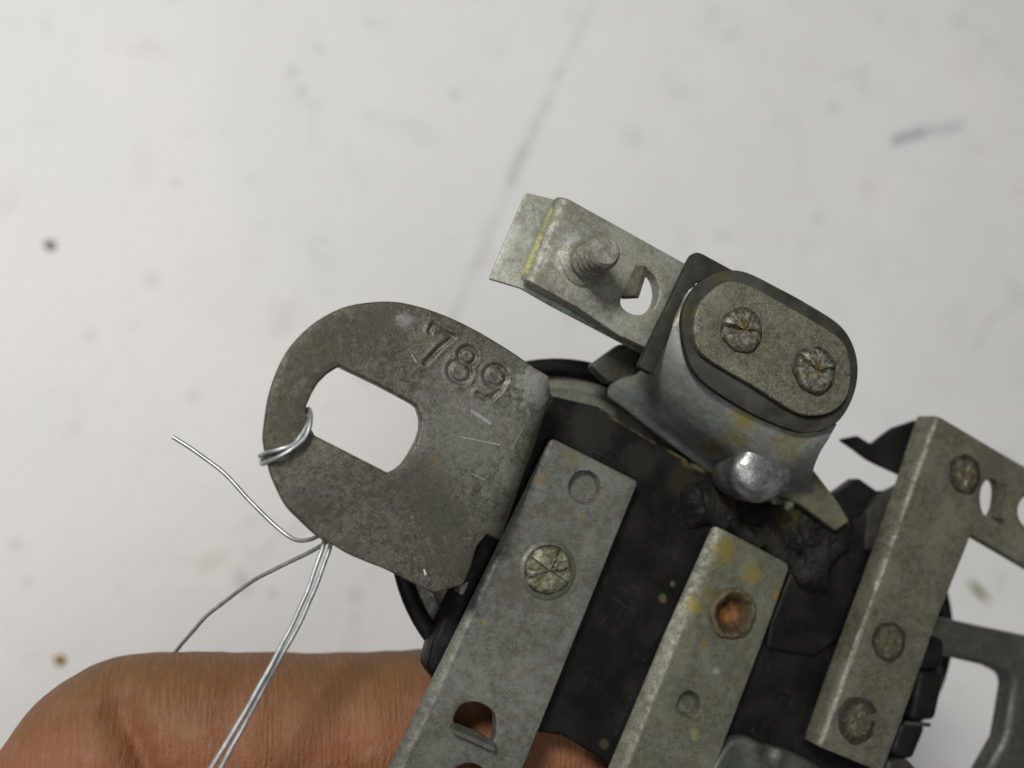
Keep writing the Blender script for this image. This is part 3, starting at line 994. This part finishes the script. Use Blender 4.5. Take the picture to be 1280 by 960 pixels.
def stamp(V):
    p = V[:, :2]
    d = np.full(len(V), 1e9)
    for a, b in segs:
        a, b = np.array(a), np.array(b)
        ab = b - a
        t = np.clip(((p - a) @ ab) / (ab @ ab), 0, 1)
        d = np.minimum(d, np.hypot(*(p - (a + t[:, None] * ab)).T))
    V = V.copy()
    top = V[:, 2] > ZP - 0.5
    wear = np.array([0.8 + 0.7 * noise.noise(Vector((x * 0.75, y * 0.75, 3.0))) for x, y in V[:, :2]])
    V[:, 2] += np.where(top, (-0.23 * (1 - sstep(0.05, 0.26, d)) + 0.05 * np.exp(-((d - 0.40) / 0.15) ** 2)) * wear, 0)
    return V


arc = smooth_closed  # noqa
left_out = [(687, 470), (669, 460), (638, 438), (591, 410), (547, 390), (504, 378), (466, 377), (426, 385), (388, 407), (357, 441), (338, 485), (330, 529), (329, 553), (336, 586), (344, 607), (357, 632), (375, 651), (397, 671), (419, 683), (436, 693), (462, 704), (480, 711), (506, 724), (542, 742)]
lo_s = [tuple(p) for p in smooth_open(left_out, 4)]
bp0, bp1 = P(676, 470, ZP), P(582, 734, ZP)
# flange, laid out flat beyond the bend line, later folded down
outl = XY(round_poly([(712, 482), (692, 532), (726, 548), (668, 690), (609, 668), (596, 684), (590, 706), (572, 751)], [6, 3, 3, 6, 2, 4, 6, 8]) + lo_s[::-1], ZP)
hole = XY(round_poly([(383, 507), (390, 491), (398, 478), (410, 466), (424, 457), (470, 479), (515, 503), (522, 509), (526, 522), (526, 535), (521, 552), (513, 566), (503, 580), (494, 587), (485, 591), (436, 566), (385, 540), (386, 528), (383, 514)],
                     [3] * 19), ZP)
lo_ = P(505, 505, ZP)
hi_ = P(655, 395, ZP)
V, F = plate(outl, [hole], ZP, 1.5, 0.17, 0.9, dense=[((lo_.x, lo_.y), (hi_.x, hi_.y), 0.12)],
             deform=chain(stamp, wav(0.16, 0.10, 21.0), wav(0.03, 0.7, 25.0), bend((bp0.x, bp0.y), (bp1.x, bp1.y), ZP, 1.9, math.pi / 2, -1)))
mplate = obj('mounting_plate', V, F, PLATE_M, root, label='round-ended mounting plate stamped 789 with an oblong hole')

# ---- contact arm, upper left
ZA = 66.0
leaf = XY(round_poly([(657, 241), (700, 251), (850, 338), (812, 446), (770, 424), (690, 382), (652, 360), (612, 348)], [4, 0, 0, 0, 0, 0, 0, 3]), ZA - 2.0)
V, F = plate(leaf, [XY(circle(801, 369, 28), ZA - 2)], ZA - 2.0, 0.5, 0.08, 2.0, deform=wav(0.2, 0.15, 31.0))
obj('spring_leaf', V, F, LEAF_M, root)
outl = XY(round_poly([(712, 249), (775, 284), (858, 330), (820, 440), (773, 419), (721, 384), (644, 342), (690, 241)], [0, 0, 0, 0, 0, 0, 9, 9]), ZA)
ab0, ab1 = P(712, 240, ZA), P(663, 362, ZA)
ha = XY(smooth_closed([(776, 377), (782, 362), (792, 346), (806, 337), (819, 346), (824, 364), (820, 381), (808, 392), (793, 393), (781, 387)], 4), ZA)
sp = P(730, 331, ZA)
V, F = plate(outl, [ha], ZA, 1.6, 0.15, 0.7, dense=[box2(0, sp, 3.0, 0.35)],
             deform=chain(wav(0.08, 0.2, 33.0), bend((ab0.x, ab0.y), (ab1.x, ab1.y), ZA, 0.9, R(72), 1), lambda V: V + np.stack([0 * V[:, 0], 0 * V[:, 0], np.where(V[:, 2] > ZA - 0.4, 0.9 * np.exp(-(np.hypot(V[:, 0] - sp.x, V[:, 1] - sp.y) / 2.0) ** 2), 0)], 1)))
arm = obj('contact_arm', V, F, ARM_M, root)
# threaded stud
SH, SR = 5.0, 1.36


def stud_mesh():
    seg, rows = 48, 70
    V, F = [], []
    for i in range(rows + 1):
        z = SH * i / rows
        for k in range(seg):
            a = 2 * math.pi * k / seg
            ph = (z / 0.95 - k / seg) % 1.0
            tri = 1 - abs(ph * 2 - 1)
            r = SR + (0.16 * (tri - 0.5) if z < SH - 0.7 else -0.02)
            r += 0.75 * math.exp(-z / 0.55)
            if z > SH - 0.35:
                r -= (z - SH + 0.35) * 0.8
            V.append((r * math.cos(a), r * math.sin(a), z))
        if i:
            for k in range(seg):
                k2 = (k + 1) % seg
                F.append(((i - 1) * seg + k, (i - 1) * seg + k2, i * seg + k2, i * seg + k))
    t = len(V)
    for j, rr in enumerate((0.8, 0.5, 0.2)):
        for k in range(seg):
            a = 2 * math.pi * k / seg
            V.append((SR * rr * math.cos(a), SR * rr * math.sin(a), SH + 0.08 * noise.noise(Vector((math.cos(a) * 2 * rr, math.sin(a) * 2 * rr, 1)))))
        o_ = t + (j - 1) * seg
        for k in range(seg):
            k2 = (k + 1) % seg
            F.append((o_ + k, o_ + k2, t + j * seg + k2, t + j * seg + k))
    F.append(tuple(t + 2 * seg + k for k in range(seg)))
    return np.array(V), F


STUD_M = rivet_mat('stud_steel', (0.34, 0.335, 0.29), (0.19, 0.185, 0.145), (0.2, 0.19, 0.15), 0.2, 6)
V, F = stud_mesh()
obj('threaded_stud', V, F, STUD_M, arm, loc=(sp.x, sp.y, ZA + 0.3), angle=50)
V, F = slab([P(776, 372, ZA - 0.3), P(795, 334, ZA - 0.3), P(808, 334, ZA + 1.5), P(796, 371, ZA + 1.5)], 0.5)
obj('tab', V, F, STRIP_C, arm)  # darker zinc than the arm, painting the tab's shaded face

# ---- dark fibre angle sheet under the cap
ZL = 68.9
outl = XY(round_poly([(868, 311), (925, 342), (935, 372), (888, 352), (872, 352), (846, 400), (816, 468), (798, 458)], [12, 6, 6, 0, 6, 12, 4, 6]), ZL)
V, F = plate(outl, [], ZL, 0.9, 0.2, 1.2)
obj('fibre_sheet', V, F, RUBBER, root)

# ---- grey saddle under the cap
rows = [(69.4, [(886, 354), (874, 400), (884, 445), (915, 485), (960, 520), (1015, 540), (1046, 530)]),
        (69.1, [(862, 362), (846, 408), (866, 455), (902, 495), (945, 530), (1002, 556), (1036, 548)]),
        (68.1, [(836, 402), (828, 432), (850, 473), (887, 514), (931, 549), (985, 577), (1024, 568)]),
        (66.2, [(814, 444), (812, 460), (836, 495), (873, 532), (918, 566), (974, 594), (1016, 590)]),
        (63.0, [(795, 468), (800, 483), (822, 514), (861, 548), (907, 581), (965, 609), (1014, 612)]),
        (61.2, [(764, 480), (782, 496), (813, 523), (856, 557), (902, 590), (962, 618), (1018, 630)]),
        (60.2, [(760, 496), (778, 509), (811, 535), (854, 567), (900, 599), (960, 626), (1020, 642)]),
        (59.4, [(766, 500), (784, 512), (816, 537), (858, 569), (903, 600), (962, 628), (1022, 646)])]
cols = []
for z, r_ in rows:
    cols.append(smooth_open([P(x, y, z) for x, y in r_], 6))
G = []
for i in range(len(cols[0])):
    G.append(smooth_open([c[i] for c in cols], 5))
G = np.array(G)
nc, nr = G.shape[:2]
du = np.gradient(G, axis=0)
dv = np.gradient(G, axis=1)
nn_ = np.cross(du, dv)
nn_ /= np.maximum(1e-9, np.linalg.norm(nn_, axis=2))[:, :, None]
if nn_[:, :nr // 2, 2].mean() < 0:
    nn_ = -nn_
V = [tuple(p) for p in G.reshape(-1, 3)] + [tuple(p) for p in (G - nn_ * 0.75).reshape(-1, 3)]
F = []
S_ = nc * nr
for i in range(nc - 1):
    for j in range(nr - 1):
        f = (i * nr + j, (i + 1) * nr + j, (i + 1) * nr + j + 1, i * nr + j + 1)
        F += [f, tuple(x + S_ for x in f[::-1])]
for j in range(nr - 1):
    for i in (0, nc - 1):
        F.append((i * nr + j, i * nr + j + 1, i * nr + j + 1 + S_, i * nr + j + S_))
for i in range(nc - 1):
    for j in (0, nr - 1):
        F.append((i * nr + j, (i + 1) * nr + j, (i + 1) * nr + j + S_, i * nr + j + S_))
obj('saddle', V, F, SADDLE_M, root, angle=60)
# flank and foot on the right
outl = XY(round_poly([(965, 530), (1030, 530), (1027, 558), (1014, 582), (1050, 628), (1064, 652), (1046, 664), (1002, 632), (940, 604), (930, 560)], [4, 4, 6, 10, 6, 4, 4, 8, 6, 6]), 62.4)
V, F = plate(outl, [], 62.4, 1.2, 0.3, 0.9, deform=wav(0.35, 0.3, 41.0))
obj('saddle_foot', V, F, FOOT_M, root)

# post below the cap, black behind
outl = XY(round_poly([(870, 372), (915, 350), (1040, 420), (1050, 500), (1020, 535), (960, 520), (880, 455)], 14), 67.6)
V, F = plate(outl, [], 69.3, 5.5, 0.4, 2.0)
obj('cap_post', V, F, BLACKMETAL, root)

# ---- gasket and cap
ZG = 70.2
gout = [(853, 405), (858, 378), (876, 352), (905, 339), (935, 341), (985, 366), (1035, 395), (1060, 418), (1072, 449), (1071, 482), (1060, 511), (1040, 533), (1008, 541), (977, 533), (930, 511), (880, 477), (860, 445)]
gs = smooth_closed(gout, 5)
V, F = plate(XY(gs, ZG), [], ZG, 0.75, 0.12, 1.2, deform=wav(0.10, 0.3, 44.0))
gasket = obj('gasket', V, F, RUBBER_B, root)
cout = [(872, 413), (879, 384), (905, 360), (925, 358), (955, 370), (1015, 404), (1048, 426), (1059, 454), (1056, 488), (1040, 508), (1017, 514), (992, 509), (946, 481), (893, 450), (877, 435)]
ZC = 70.9
cout = [(967 + (x - 967) * 1.05, 436 + (y - 436) * 1.07) for x, y in cout]
V, F = plate(XY(smooth_closed(cout, 5), ZC), [], ZC, 1.2, 0.14, 1.0, deform=wav(0.10, 0.35, 46.0))
cap = obj('cap_plate', V, F, CAP_M, root)
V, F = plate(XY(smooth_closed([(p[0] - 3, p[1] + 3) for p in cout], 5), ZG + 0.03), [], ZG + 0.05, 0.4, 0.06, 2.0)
obj('cap_gap_shadow', V, F, BLACKMETAL, root)  # added black sheet standing in for the shadow line round the cap
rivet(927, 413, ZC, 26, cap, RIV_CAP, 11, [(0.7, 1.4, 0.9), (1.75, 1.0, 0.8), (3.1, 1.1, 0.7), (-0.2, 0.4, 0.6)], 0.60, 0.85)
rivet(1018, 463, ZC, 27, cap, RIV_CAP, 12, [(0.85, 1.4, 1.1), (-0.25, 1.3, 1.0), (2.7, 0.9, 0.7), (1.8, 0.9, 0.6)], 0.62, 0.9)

# ---- solder blob
c = P(951, 584, 66.2)
bm = bmesh.new()
bmesh.ops.create_icosphere(bm, subdivisions=5, radius=1)
for v in bm.verts:
    q = v.co.copy()
    k = 1 + 0.13 * noise.noise(q * 1.2 + Vector((3, 1, 7))) + 0.03 * noise.noise(q * 2.7 + Vector((1, 5, 2)))
    s = (0.80 + 0.20 * min(1, max(0, 0.6 - q.y)))           # narrower towards the cap
    h_ = math.hypot(q.x, q.y)
    g_ = (h_ ** 0.78 / h_) if h_ > 0.05 else 1.0
    v.co = Vector((q.x * 3.25 * k * s * g_, q.y * 3.1 * k * g_, q.z * (6.0 if q.z < 0 else 1.35) * k ))
V = [tuple(v.co + c) for v in bm.verts]
F = [[v.index for v in f.verts] for f in bm.faces]
bm.free()


def solder_mat():
    m = M('solder')
    n = m.noise(0.7, 5, 0.7)
    c_ = m.mix(m.rng(n, 0.4, 0.62), (0.14, 0.14, 0.135), (0.30, 0.30, 0.29))
    c_ = m.mix(m.math('MULTIPLY', m.spot(rel(1005, 560, 63), 2.0, 0.7, 0.6), 0.8), c_, (0.15, 0.12, 0.02))
    c_ = m.mix(m.math('MULTIPLY', m.spot(rel(960, 622, 62), 1.6, 0.7, 0.6), 0.7), c_, (0.12, 0.10, 0.03))
    c_ = m.mix(m.math('MULTIPLY', m.rng(m.noise(2.5, 4), 0.58, 0.7), 0.5), c_, (0.06, 0.06, 0.06))
    return m.done(c_, m.rng(n, 0.35, 0.65, 0.50, 0.34), 0.7, m.bump(m.noise(1.3, 4, 0.6), 0.00012, 0.7))


obj('solder_blob', V, F, solder_mat(), root)

# ---- tar sealing the joint
tar = XY(smooth_closed([(868, 606), (915, 606), (965, 630), (1010, 628), (1052, 640), (1078, 655), (1072, 690), (1050, 712), (1045, 745), (1012, 742), (1000, 722), (985, 712), (966, 690), (952, 698), (935, 690), (926, 676), (908, 672), (896, 658), (872, 662), (862, 630)], 5), 61.8)


def lumps(V):
    V = V.copy()
    for i in range(len(V)):
        if V[i, 2] > 60.3:
            p = Vector((V[i, 0], V[i, 1], 0))
            V[i, 2] += 0.30 * noise.noise(p * 0.3) + 0.42 * noise.noise(p * 0.75 + Vector((4, 4, 0))) + 0.22 * noise.noise(p * 1.9) + 0.14 * noise.noise(p * 4.0)
    return V


V, F = plate(tar, [], 61.15, 2.4, 1.5, 0.2, deform=lumps)
obj('tar_seal', V, F, TAR, root)
rnd = random.Random(4)
for (x, y, r, mt) in ((968, 625, 0.42, FOOT_M), (985, 632, 0.5, FOOT_M), (912, 648, 0.4, TAR), (1000, 676, 0.5, TAR)):
    bm = bmesh.new()
    bmesh.ops.create_icosphere(bm, subdivisions=3, radius=r)
    cc = P(x, y, 63.2)
    for v in bm.verts:
        v.co *= 1 + 0.4 * noise.noise(v.co * 3 + Vector((x, y, 0)))
        v.co.z *= 0.7
    V = [tuple(v.co + cc) for v in bm.verts]
    F = [[v.index for v in f.verts] for f in bm.faces]
    bm.free()
    obj('flux_drop' if mt is FOOT_M else 'tar_drop', V, F, mt, root)

# ---- black blades right of the cap, and one under the arm
ZK = 59.0
outl = XY(round_poly([(1052, 549), (1078, 544), (1096, 555), (1122, 534), (1150, 524), (1200, 560), (1165, 625), (1128, 597), (1090, 575)], [3, 4, 8, 10, 8, 5, 5, 5, 0]), ZK)
V, F = plate(outl, [], ZK, 1.0, 0.3, 0.8, deform=wav(1.6, 0.16, 71.0))
obj('contact_blade', V, F, BLACKMETAL, root)
outl = XY(round_poly([(1046, 617), (1074, 597), (1098, 614), (1116, 613), (1160, 590), (1160, 660), (1100, 690), (1060, 665)], [4, 6, 8, 8, 5, 5, 5, 5]), ZK)
V, F = plate(outl, [], ZK, 1.8, 0.3, 1.5)
obj('contact_blade', V, F, BLACKMETAL, root)
outl = XY(round_poly([(1098, 620), (1120, 612), (1160, 600), (1150, 680), (1080, 690), (1085, 640)], [8, 5, 5, 5, 5, 8]), ZB + 0.6)
V, F = plate(outl, [], ZB + 0.6, 1.2, 0.4, 1.5)
obj('blade_holder', V, F, RUBBER, root)
outl = XY(round_poly([(738, 457), (775, 430), (800, 430), (830, 450), (820, 485), (760, 478)], [5, 5, 5, 5, 5, 5]), 61.5)
V, F = plate(outl, [], 61.5, 1.5, 0.3, 1.5)
obj('contact_blade', V, F, DARKMETAL, root)

# ---- frame loop, washers and pin at the lower right
ZF = 59.6
outl = XY(round_poly([(1160, 768), (1180, 772), (1225, 782), (1340, 806), (1340, 1060), (1205, 1060), (1233, 965), (1255, 925), (1268, 848), (1240, 834), (1189, 822), (1155, 812)], [6, 6, 0, 10, 10, 10, 0, 0, 22, 10, 0, 6]), ZF)
V, F = plate(outl, [], ZF, 2.6, 0.9, 1.5, nb=5, deform=wav(0.1, 0.2, 51.0))
obj('side_frame', V, F, FRAME_M, root)
V, F = plate(XY(round_poly([(1150, 838), (1183, 842), (1170, 900), (1138, 903)], 9), 60.4), [], 60.4, 2.6, 0.5, 1.5)
obj('washer', V, F, BLACKMETAL, root)
V, F = plate(XY(round_poly([(1128, 902), (1160, 906), (1142, 950), (1112, 946)], 9), 60.4), [], 60.4, 2.6, 0.5, 1.5)
obj('washer', V, F, BLACKMETAL, root)
V, F = tube([P(1130, 904, 60.2), P(1162, 906, 60.2)], 0.2, 10)
obj('pin', V, F, FRAME_M, root)
V, F = plate(XY(round_poly([(1155, 790), (1182, 800), (1178, 838), (1148, 838)], 8), 60.2), [], 60.2, 2.6, 0.5, 1.5)
obj('washer', V, F, BLACKMETAL, root)
V, F = plate(XY(round_poly([(1110, 950), (1135, 948), (1160, 975), (1160, 1040), (1090, 1040)], 8), 60.2), [], 60.2, 2.6, 0.5, 1.5)
obj('foot_bracket', V, F, DARKMETAL, root)

# grey bent lug between middle and right strip at the bottom edge
outl = XY(smooth_closed([(912, 930), (935, 922), (958, 932), (985, 938), (1030, 962), (1060, 1000), (900, 1000), (888, 965)], 5), 61.6)
V, F = plate(outl, [], 61.6, 1.6, 0.5, 0.5, nb=4, deform=chain(wav(0.5, 0.3, 61.0), dimple(tuple(P(962, 940, 61.6)[:2]), 1.3, 0.7, 0.0, 1.0)))
obj('bent_lug', V, F, FRAME_M, root)

# ================================================================== tie wire
def wire_mat():
    m = M('tinned_wire')
    n = m.noise(1.2, 4)
    return m.done(m.mix(m.rng(n, 0.35, 0.65), (0.26, 0.285, 0.285), (0.40, 0.42, 0.42)), 0.36, 0.55)


WIRE = wire_mat()
wl = P(360, 575, 60)
wire = empty('tie_wire', tuple(wl), 'thin silver wire looped through the plate hole, doubled strands hanging across the finger', 'wire')


def wpath(pts, n=10):
    s_ = smooth_open([P(*p) for p in pts], n)
    k_ = pts[0][0] * 0.37 + pts[0][1] * 0.11
    return [Vector(p) + Vector((noise.noise(Vector((p[0] * 0.45, p[1] * 0.45, k_))), noise.noise(Vector((p[0] * 0.45, p[1] * 0.45, k_ + 9))), 0)) * 0.07 for p in s_]


RW = 0.18
V, F = tube(wpath([(398, 560, 63.6), (380, 522, 63.7), (386, 511, 65.0), (389, 523, 66.3), (382, 546, 66.75), (362, 563, 66.9), (342, 574, 66.6), (328, 580, 65.6), (330, 576, 64.3), (350, 590, 63.6), (400, 655, 63.4)]), RW, 12)
obj('wire_loop', V, F, WIRE, wire)
V, F = tube(wpath([(392, 550, 63.3), (378, 524, 63.4), (383, 513, 64.8), (386, 526, 66.2), (370, 553, 66.75), (350, 562, 66.75), (334, 566, 66.3), (325, 570, 65.2), (332, 572, 64.0), (360, 600, 63.5), (405, 662, 63.4)]), RW, 12)
obj('wire_loop', V, F, WIRE, wire)
V, F = tube(wpath([(400, 655, 63.4), (405, 674, 63.6), (396, 706, 63.9), (383, 742, 64.2), (364, 783, 64.5), (335, 838, 64.9), (300, 900, 65.3), (265, 958, 65.7), (205, 1060, 66.2)]), RW, 12)
obj('wire_strand', V, F, WIRE, wire)
V, F = tube(wpath([(405, 662, 63.4), (413, 678, 63.6), (404, 708, 63.8), (390, 745, 64.0), (370, 787, 64.2), (340, 840, 64.5), (307, 903, 64.9), (276, 960, 65.3), (222, 1060, 65.9)]), RW, 12)
obj('wire_strand', V, F, WIRE, wire)
V, F = tube(wpath([(400, 655, 63.4), (404, 664, 62.0), (388, 674, 60.6), (368, 674, 59.6), (345, 658, 58.8), (312, 625, 57.8), (275, 587, 56.8), (216, 546, 55.6)]), RW * 1.06, 12)
obj('wire_end', V, F, WIRE, wire)
V, F = tube(wpath([(405, 662, 63.4), (410, 674, 62.0), (394, 686, 60.6), (350, 708, 58.4), (310, 730, 56.0), (265, 764, 52.6), (238, 793, 49.0), (214, 822, 43.0), (196, 846, 37.0)]), RW * 1.06, 12)
obj('wire_end', V, F, WIRE, wire)

# ================================================================== hand
def skin_mat(cpt):
    m = M('skin')
    v = m.co
    big = m.noise(0.10, 4, 0.6)
    col = m.mix(m.rng(big, 0.35, 0.65), (0.165, 0.072, 0.027), (0.195, 0.091, 0.037))
    red = m.noise(0.22, 3, 0.55, m.vmath('ADD', v, (31, 4, 9)))
    col = m.mix(m.math('MULTIPLY', m.rng(red, 0.45, 0.65), 0.55), col, (0.185, 0.058, 0.028))
    sp_ = m.new('ShaderNodeSeparateXYZ')
    m.put(sp_.inputs[0], m.co)
    pad_falloff = m.rng(m.math('ADD', sp_.outputs[1], m.math('MULTIPLY', m.math('SUBTRACT', m.noise(0.2, 3), 0.5), 5.0)), 6.5, 14.0, 1.0, 0.0)   # pinker pad skin, plus light falloff painted as a darker top edge
    col = m.mix(pad_falloff, m.mix(0.5, col, (0.125, 0.068, 0.024)), m.mix(0.65, col, (0.265, 0.104, 0.050)))
    pale = m.rng(m.noise(0.35, 4, 0.65, m.vmath('ADD', v, (5, 61, 2))), 0.52, 0.70)
    col = m.mix(m.math('MULTIPLY', m.math('MULTIPLY', pale, pad_falloff), 0.5), col, (0.30, 0.165, 0.10))
    # fine ridges across the finger
    wv = m.stretch(3.2, 0.5, 0.5, 0.06)
    r1_ = m.noise(1.0, 2, 0.5, wv, 0.4)
    r2_ = m.noise(2.2, 5, 0.65, m.stretch(1.2, 0.6, 0.6, 0.4), 0.6)
    poro = m.voro(2.2, m.stretch(1.6, 0.8, 1.0))
    h = m.math('ADD', m.math('MULTIPLY', r1_, 1.0), m.math('MULTIPLY', r2_, 0.6))
    h = m.math('ADD', h, m.math('MULTIPLY', poro, 0.45))
    wt = m.new('ShaderNodeTexWave')
    m.put(wt.inputs['Vector'], m.vmath('MULTIPLY', m.co, (1.0, 0.22, 0.22)))
    wt.inputs['Scale'].default_value = 0.50
    wt.inputs['Distortion'].default_value = 9.0
    wt.inputs['Detail'].default_value = 3.0
    wt.inputs['Detail Scale'].default_value = 1.6
    h = m.math('ADD', h, m.math('MULTIPLY', wt.outputs['Fac'], m.rng(m.noise(0.3, 3), 0.35, 0.65, 0.08, 0.5)))
    col = m.mix(m.math('MULTIPLY', m.rng(r1_, 0.52, 0.68), 0.22), col, (0.30, 0.15, 0.10))
    col = m.mix(m.math('MULTIPLY', m.rng(r1_, 0.46, 0.30), 0.22), col, (0.11, 0.036, 0.016))
    for (x, y, r, k) in ((183, 845, 0.22, 0.8), (478, 938, 0.2, 0.7)):
        col = m.mix(m.math('MULTIPLY', m.spot(tuple(P(x, y, 52) - cpt), r, 0.4, 0.2), k), col, (0.07, 0.03, 0.02))
    sx = m.new('ShaderNodeSeparateXYZ')
    m.put(sx.inputs[0], m.co)
    side = m.rng(sx.outputs[1], 1.5, 9.0, 1.0, 0.22)           # ridges sit on the pad side, the edge is smoother
    side = m.math('MULTIPLY', side, m.rng(m.noise(0.25, 2), 0.3, 0.6, 0.45, 1.0))
    h = m.math('MULTIPLY', h, side)
    nrm = m.bump(h, 0.00034, 0.85)
    f2 = m.math('ADD', m.noise(7.0, 4, 0.7), m.math('MULTIPLY', m.voro(4.5), 0.6))
    nrm = m.bump(f2, 0.00006, 0.7, nrm)
    mt = m.done(col, 0.58, 0, nrm, 0.3)
    b = m.b
    b.inputs['Subsurface Weight'].default_value = 0.08
    b.inputs['Subsurface Radius'].default_value = (1.0, 0.35, 0.2)
    b.inputs['Subsurface Scale'].default_value = 0.0012
    return mt


def limb(pts, n=10, seg=28):
    """pts: (px, py, z, radius mm)"""
    q = [(*P(a, b, z), r) for a, b, z, r in pts]
    s = smooth_open(q, n)
    path = [tuple(p[:3]) for p in s]
    rad = [p[3] for p in s]
    # round both ends
    e0, e1 = Vector(path[0]), Vector(path[-1])
    t0 = (Vector(path[0]) - Vector(path[1])).normalized()
    t1 = (Vector(path[-1]) - Vector(path[-2])).normalized()
    pre, post = [], []
    for a in (80, 60, 40, 20):
        a = R(a)
        pre.append((tuple(e0 + t0 * rad[0] * math.sin(a)), rad[0] * math.cos(a)))
        post.append((tuple(e1 + t1 * rad[-1] * math.sin(a)), rad[-1] * math.cos(a)))
    path = [p for p, _ in pre] + path + [p for p, _ in post[::-1]]
    rad = [r for _, r in pre] + rad + [r for _, r in post[::-1]]
    return tube(path, rad, seg)


ZH = 47.0
parts = []
# index finger: knuckle at the left, pad behind the assembly
parts.append(limb([(-170, 1360, 44, 9.6), (-40, 1210, 46, 9.3), (66, 1070, 47, 8.9), (112, 991, 47.0, 8.6), (152, 939, 47.2, 8.2), (230, 923, 47.4, 7.8), (330, 922, 47.6, 7.8), (430, 921, 47.8, 7.85), (540, 915, 48, 7.9), (640, 919, 48.2, 7.4), (730, 925, 48.4, 6.6), (775, 930, 48.4, 5.9)]))
# middle, ring and little finger below the picture
parts.append(limb([(-160, 1480, 40, 9.6), (-10, 1330, 41, 9.2), (100, 1190, 42, 8.8), (220, 1125, 43, 8.2), (420, 1115, 45, 8.0), (620, 1118, 47, 7.6), (770, 1130, 48, 6.4)]))
parts.append(limb([(-120, 1630, 38, 9.2), (40, 1500, 39, 8.8), (150, 1380, 40, 8.3), (280, 1320, 42, 7.8), (460, 1310, 44, 7.6), (620, 1312, 46, 7.2), (720, 1320, 47, 6.2)]))
parts.append(limb([(-60, 1770, 36, 8.2), (80, 1650, 37, 7.6), (190, 1545, 39, 7.0), (300, 1500, 41, 6.6), (440, 1490, 43, 6.3), (560, 1492, 45, 5.4)]))
# thumb reaching over the front, below the picture
parts.append(limb([(-330, 1650, 48, 12), (-180, 1560, 58, 11), (0, 1440, 68, 10), (200, 1330, 75, 9.3), (420, 1240, 77, 9.0), (560, 1190, 76, 7.6)]))
# palm and wrist
parts.append(limb([(-230, 1350, 42, 12), (-220, 1500, 40, 13), (-180, 1650, 38, 13), (-120, 1790, 36, 11)]))
parts.append(limb([(-330, 1480, 44, 14), (-330, 1620, 42, 15), (-280, 1760, 40, 13)]))
parts.append(limb([(-340, 1600, 42, 20), (-520, 1720, 42, 22), (-760, 1880, 42, 22)]))
HV, HF = join(*parts)
hc = P(150, 1000, 40)
me = bpy.data.meshes.new('hand')
me.from_pydata([tuple(v) for v in (HV - np.array(tuple(hc)))], [], HF)
tmp = bpy.data.objects.new('hand_tmp', me)
COL.objects.link(tmp)
rm = tmp.modifiers.new('r', 'REMESH')
rm.mode = 'VOXEL'
rm.voxel_size = 0.55
sm = tmp.modifiers.new('s', 'SMOOTH')
sm.factor = 0.5
sm.iterations = 5
dg = bpy.context.evaluated_depsgraph_get()
em = bpy.data.meshes.new_from_object(tmp.evaluated_get(dg))
bpy.data.objects.remove(tmp)
bpy.data.meshes.remove(me)
co = np.empty(len(em.vertices) * 3)
em.vertices.foreach_get('co', co)
co = co.reshape(-1, 3)
nrmv = np.empty(len(em.vertices) * 3)
em.vertices.foreach_get('normal', nrmv)
nrmv = nrmv.reshape(-1, 3)
# flexion creases of the bent joint, and softer folds along the finger
disp = np.zeros(len(co))


def crease(pts, depth, wd, z=53.0, bulge=0.0):
    q = [np.array(tuple(P(x, y, z) - hc))[:2] for x, y in pts]
    d = np.full(len(co), 1e9)
    for a, b in zip(q[:-1], q[1:]):
        ab = b - a
        t = np.clip(((co[:, :2] - a) @ ab) / (ab @ ab), 0, 1)
        d = np.minimum(d, np.hypot(*(co[:, :2] - (a + t[:, None] * ab)).T))
    up_ = np.clip(nrmv[:, 2] * 1.6 + 0.2, 0, 1)
    global disp
    disp = disp - depth * np.exp(-(d / wd) ** 2) * up_ + bulge * np.exp(-((d - 2.4 * wd) / (1.5 * wd)) ** 2) * up_


crease([(150, 884), (164, 912), (178, 950), (188, 990), (192, 1040)], 1.5, 1.6, 54, 0.0)
crease([(168, 916), (180, 952), (190, 1000)], 0.7, 0.5, 54, 0.0)
crease([(215, 905), (222, 950), (225, 1000)], 0.14, 1.0, 55, 0.02)
crease([(430, 880), (438, 940), (440, 1000)], 0.18, 1.3, 55, 0.02)
crease([(285, 890), (290, 960)], 0.10, 1.2, 55, 0.02)
crease([(350, 885), (352, 960)], 0.09, 1.0, 55, 0.02)
crease([(505, 880), (512, 960)], 0.12, 1.4, 55, 0.02)
crease([(70, 900), (120, 890), (150, 885)], 0.22, 0.8, 54, 0.08)
crease([(60, 930), (110, 918), (150, 905)], 0.2, 0.8, 54, 0.08)
for i in range(len(co)):
    p = Vector(co[i])
    disp[i] += 0.15 * noise.noise(p * 0.18) + 0.10 * noise.noise(Vector((p.x * 0.55, p.y * 0.12, p.z * 0.12)))
co = co + nrmv * disp[:, None]
em.vertices.foreach_set('co', (co * 0.001).ravel())
em.update()
em.materials.clear()
em.materials.append(skin_mat(hc))
em.shade_smooth()
em.name = 'hand'
hand = bpy.data.objects.new('hand', em)
COL.objects.link(hand)
hand.location = hc * 0.001
hand['label'] = 'bare hand holding the assembly from behind, bent finger showing at bottom left'
hand['category'] = 'hand'
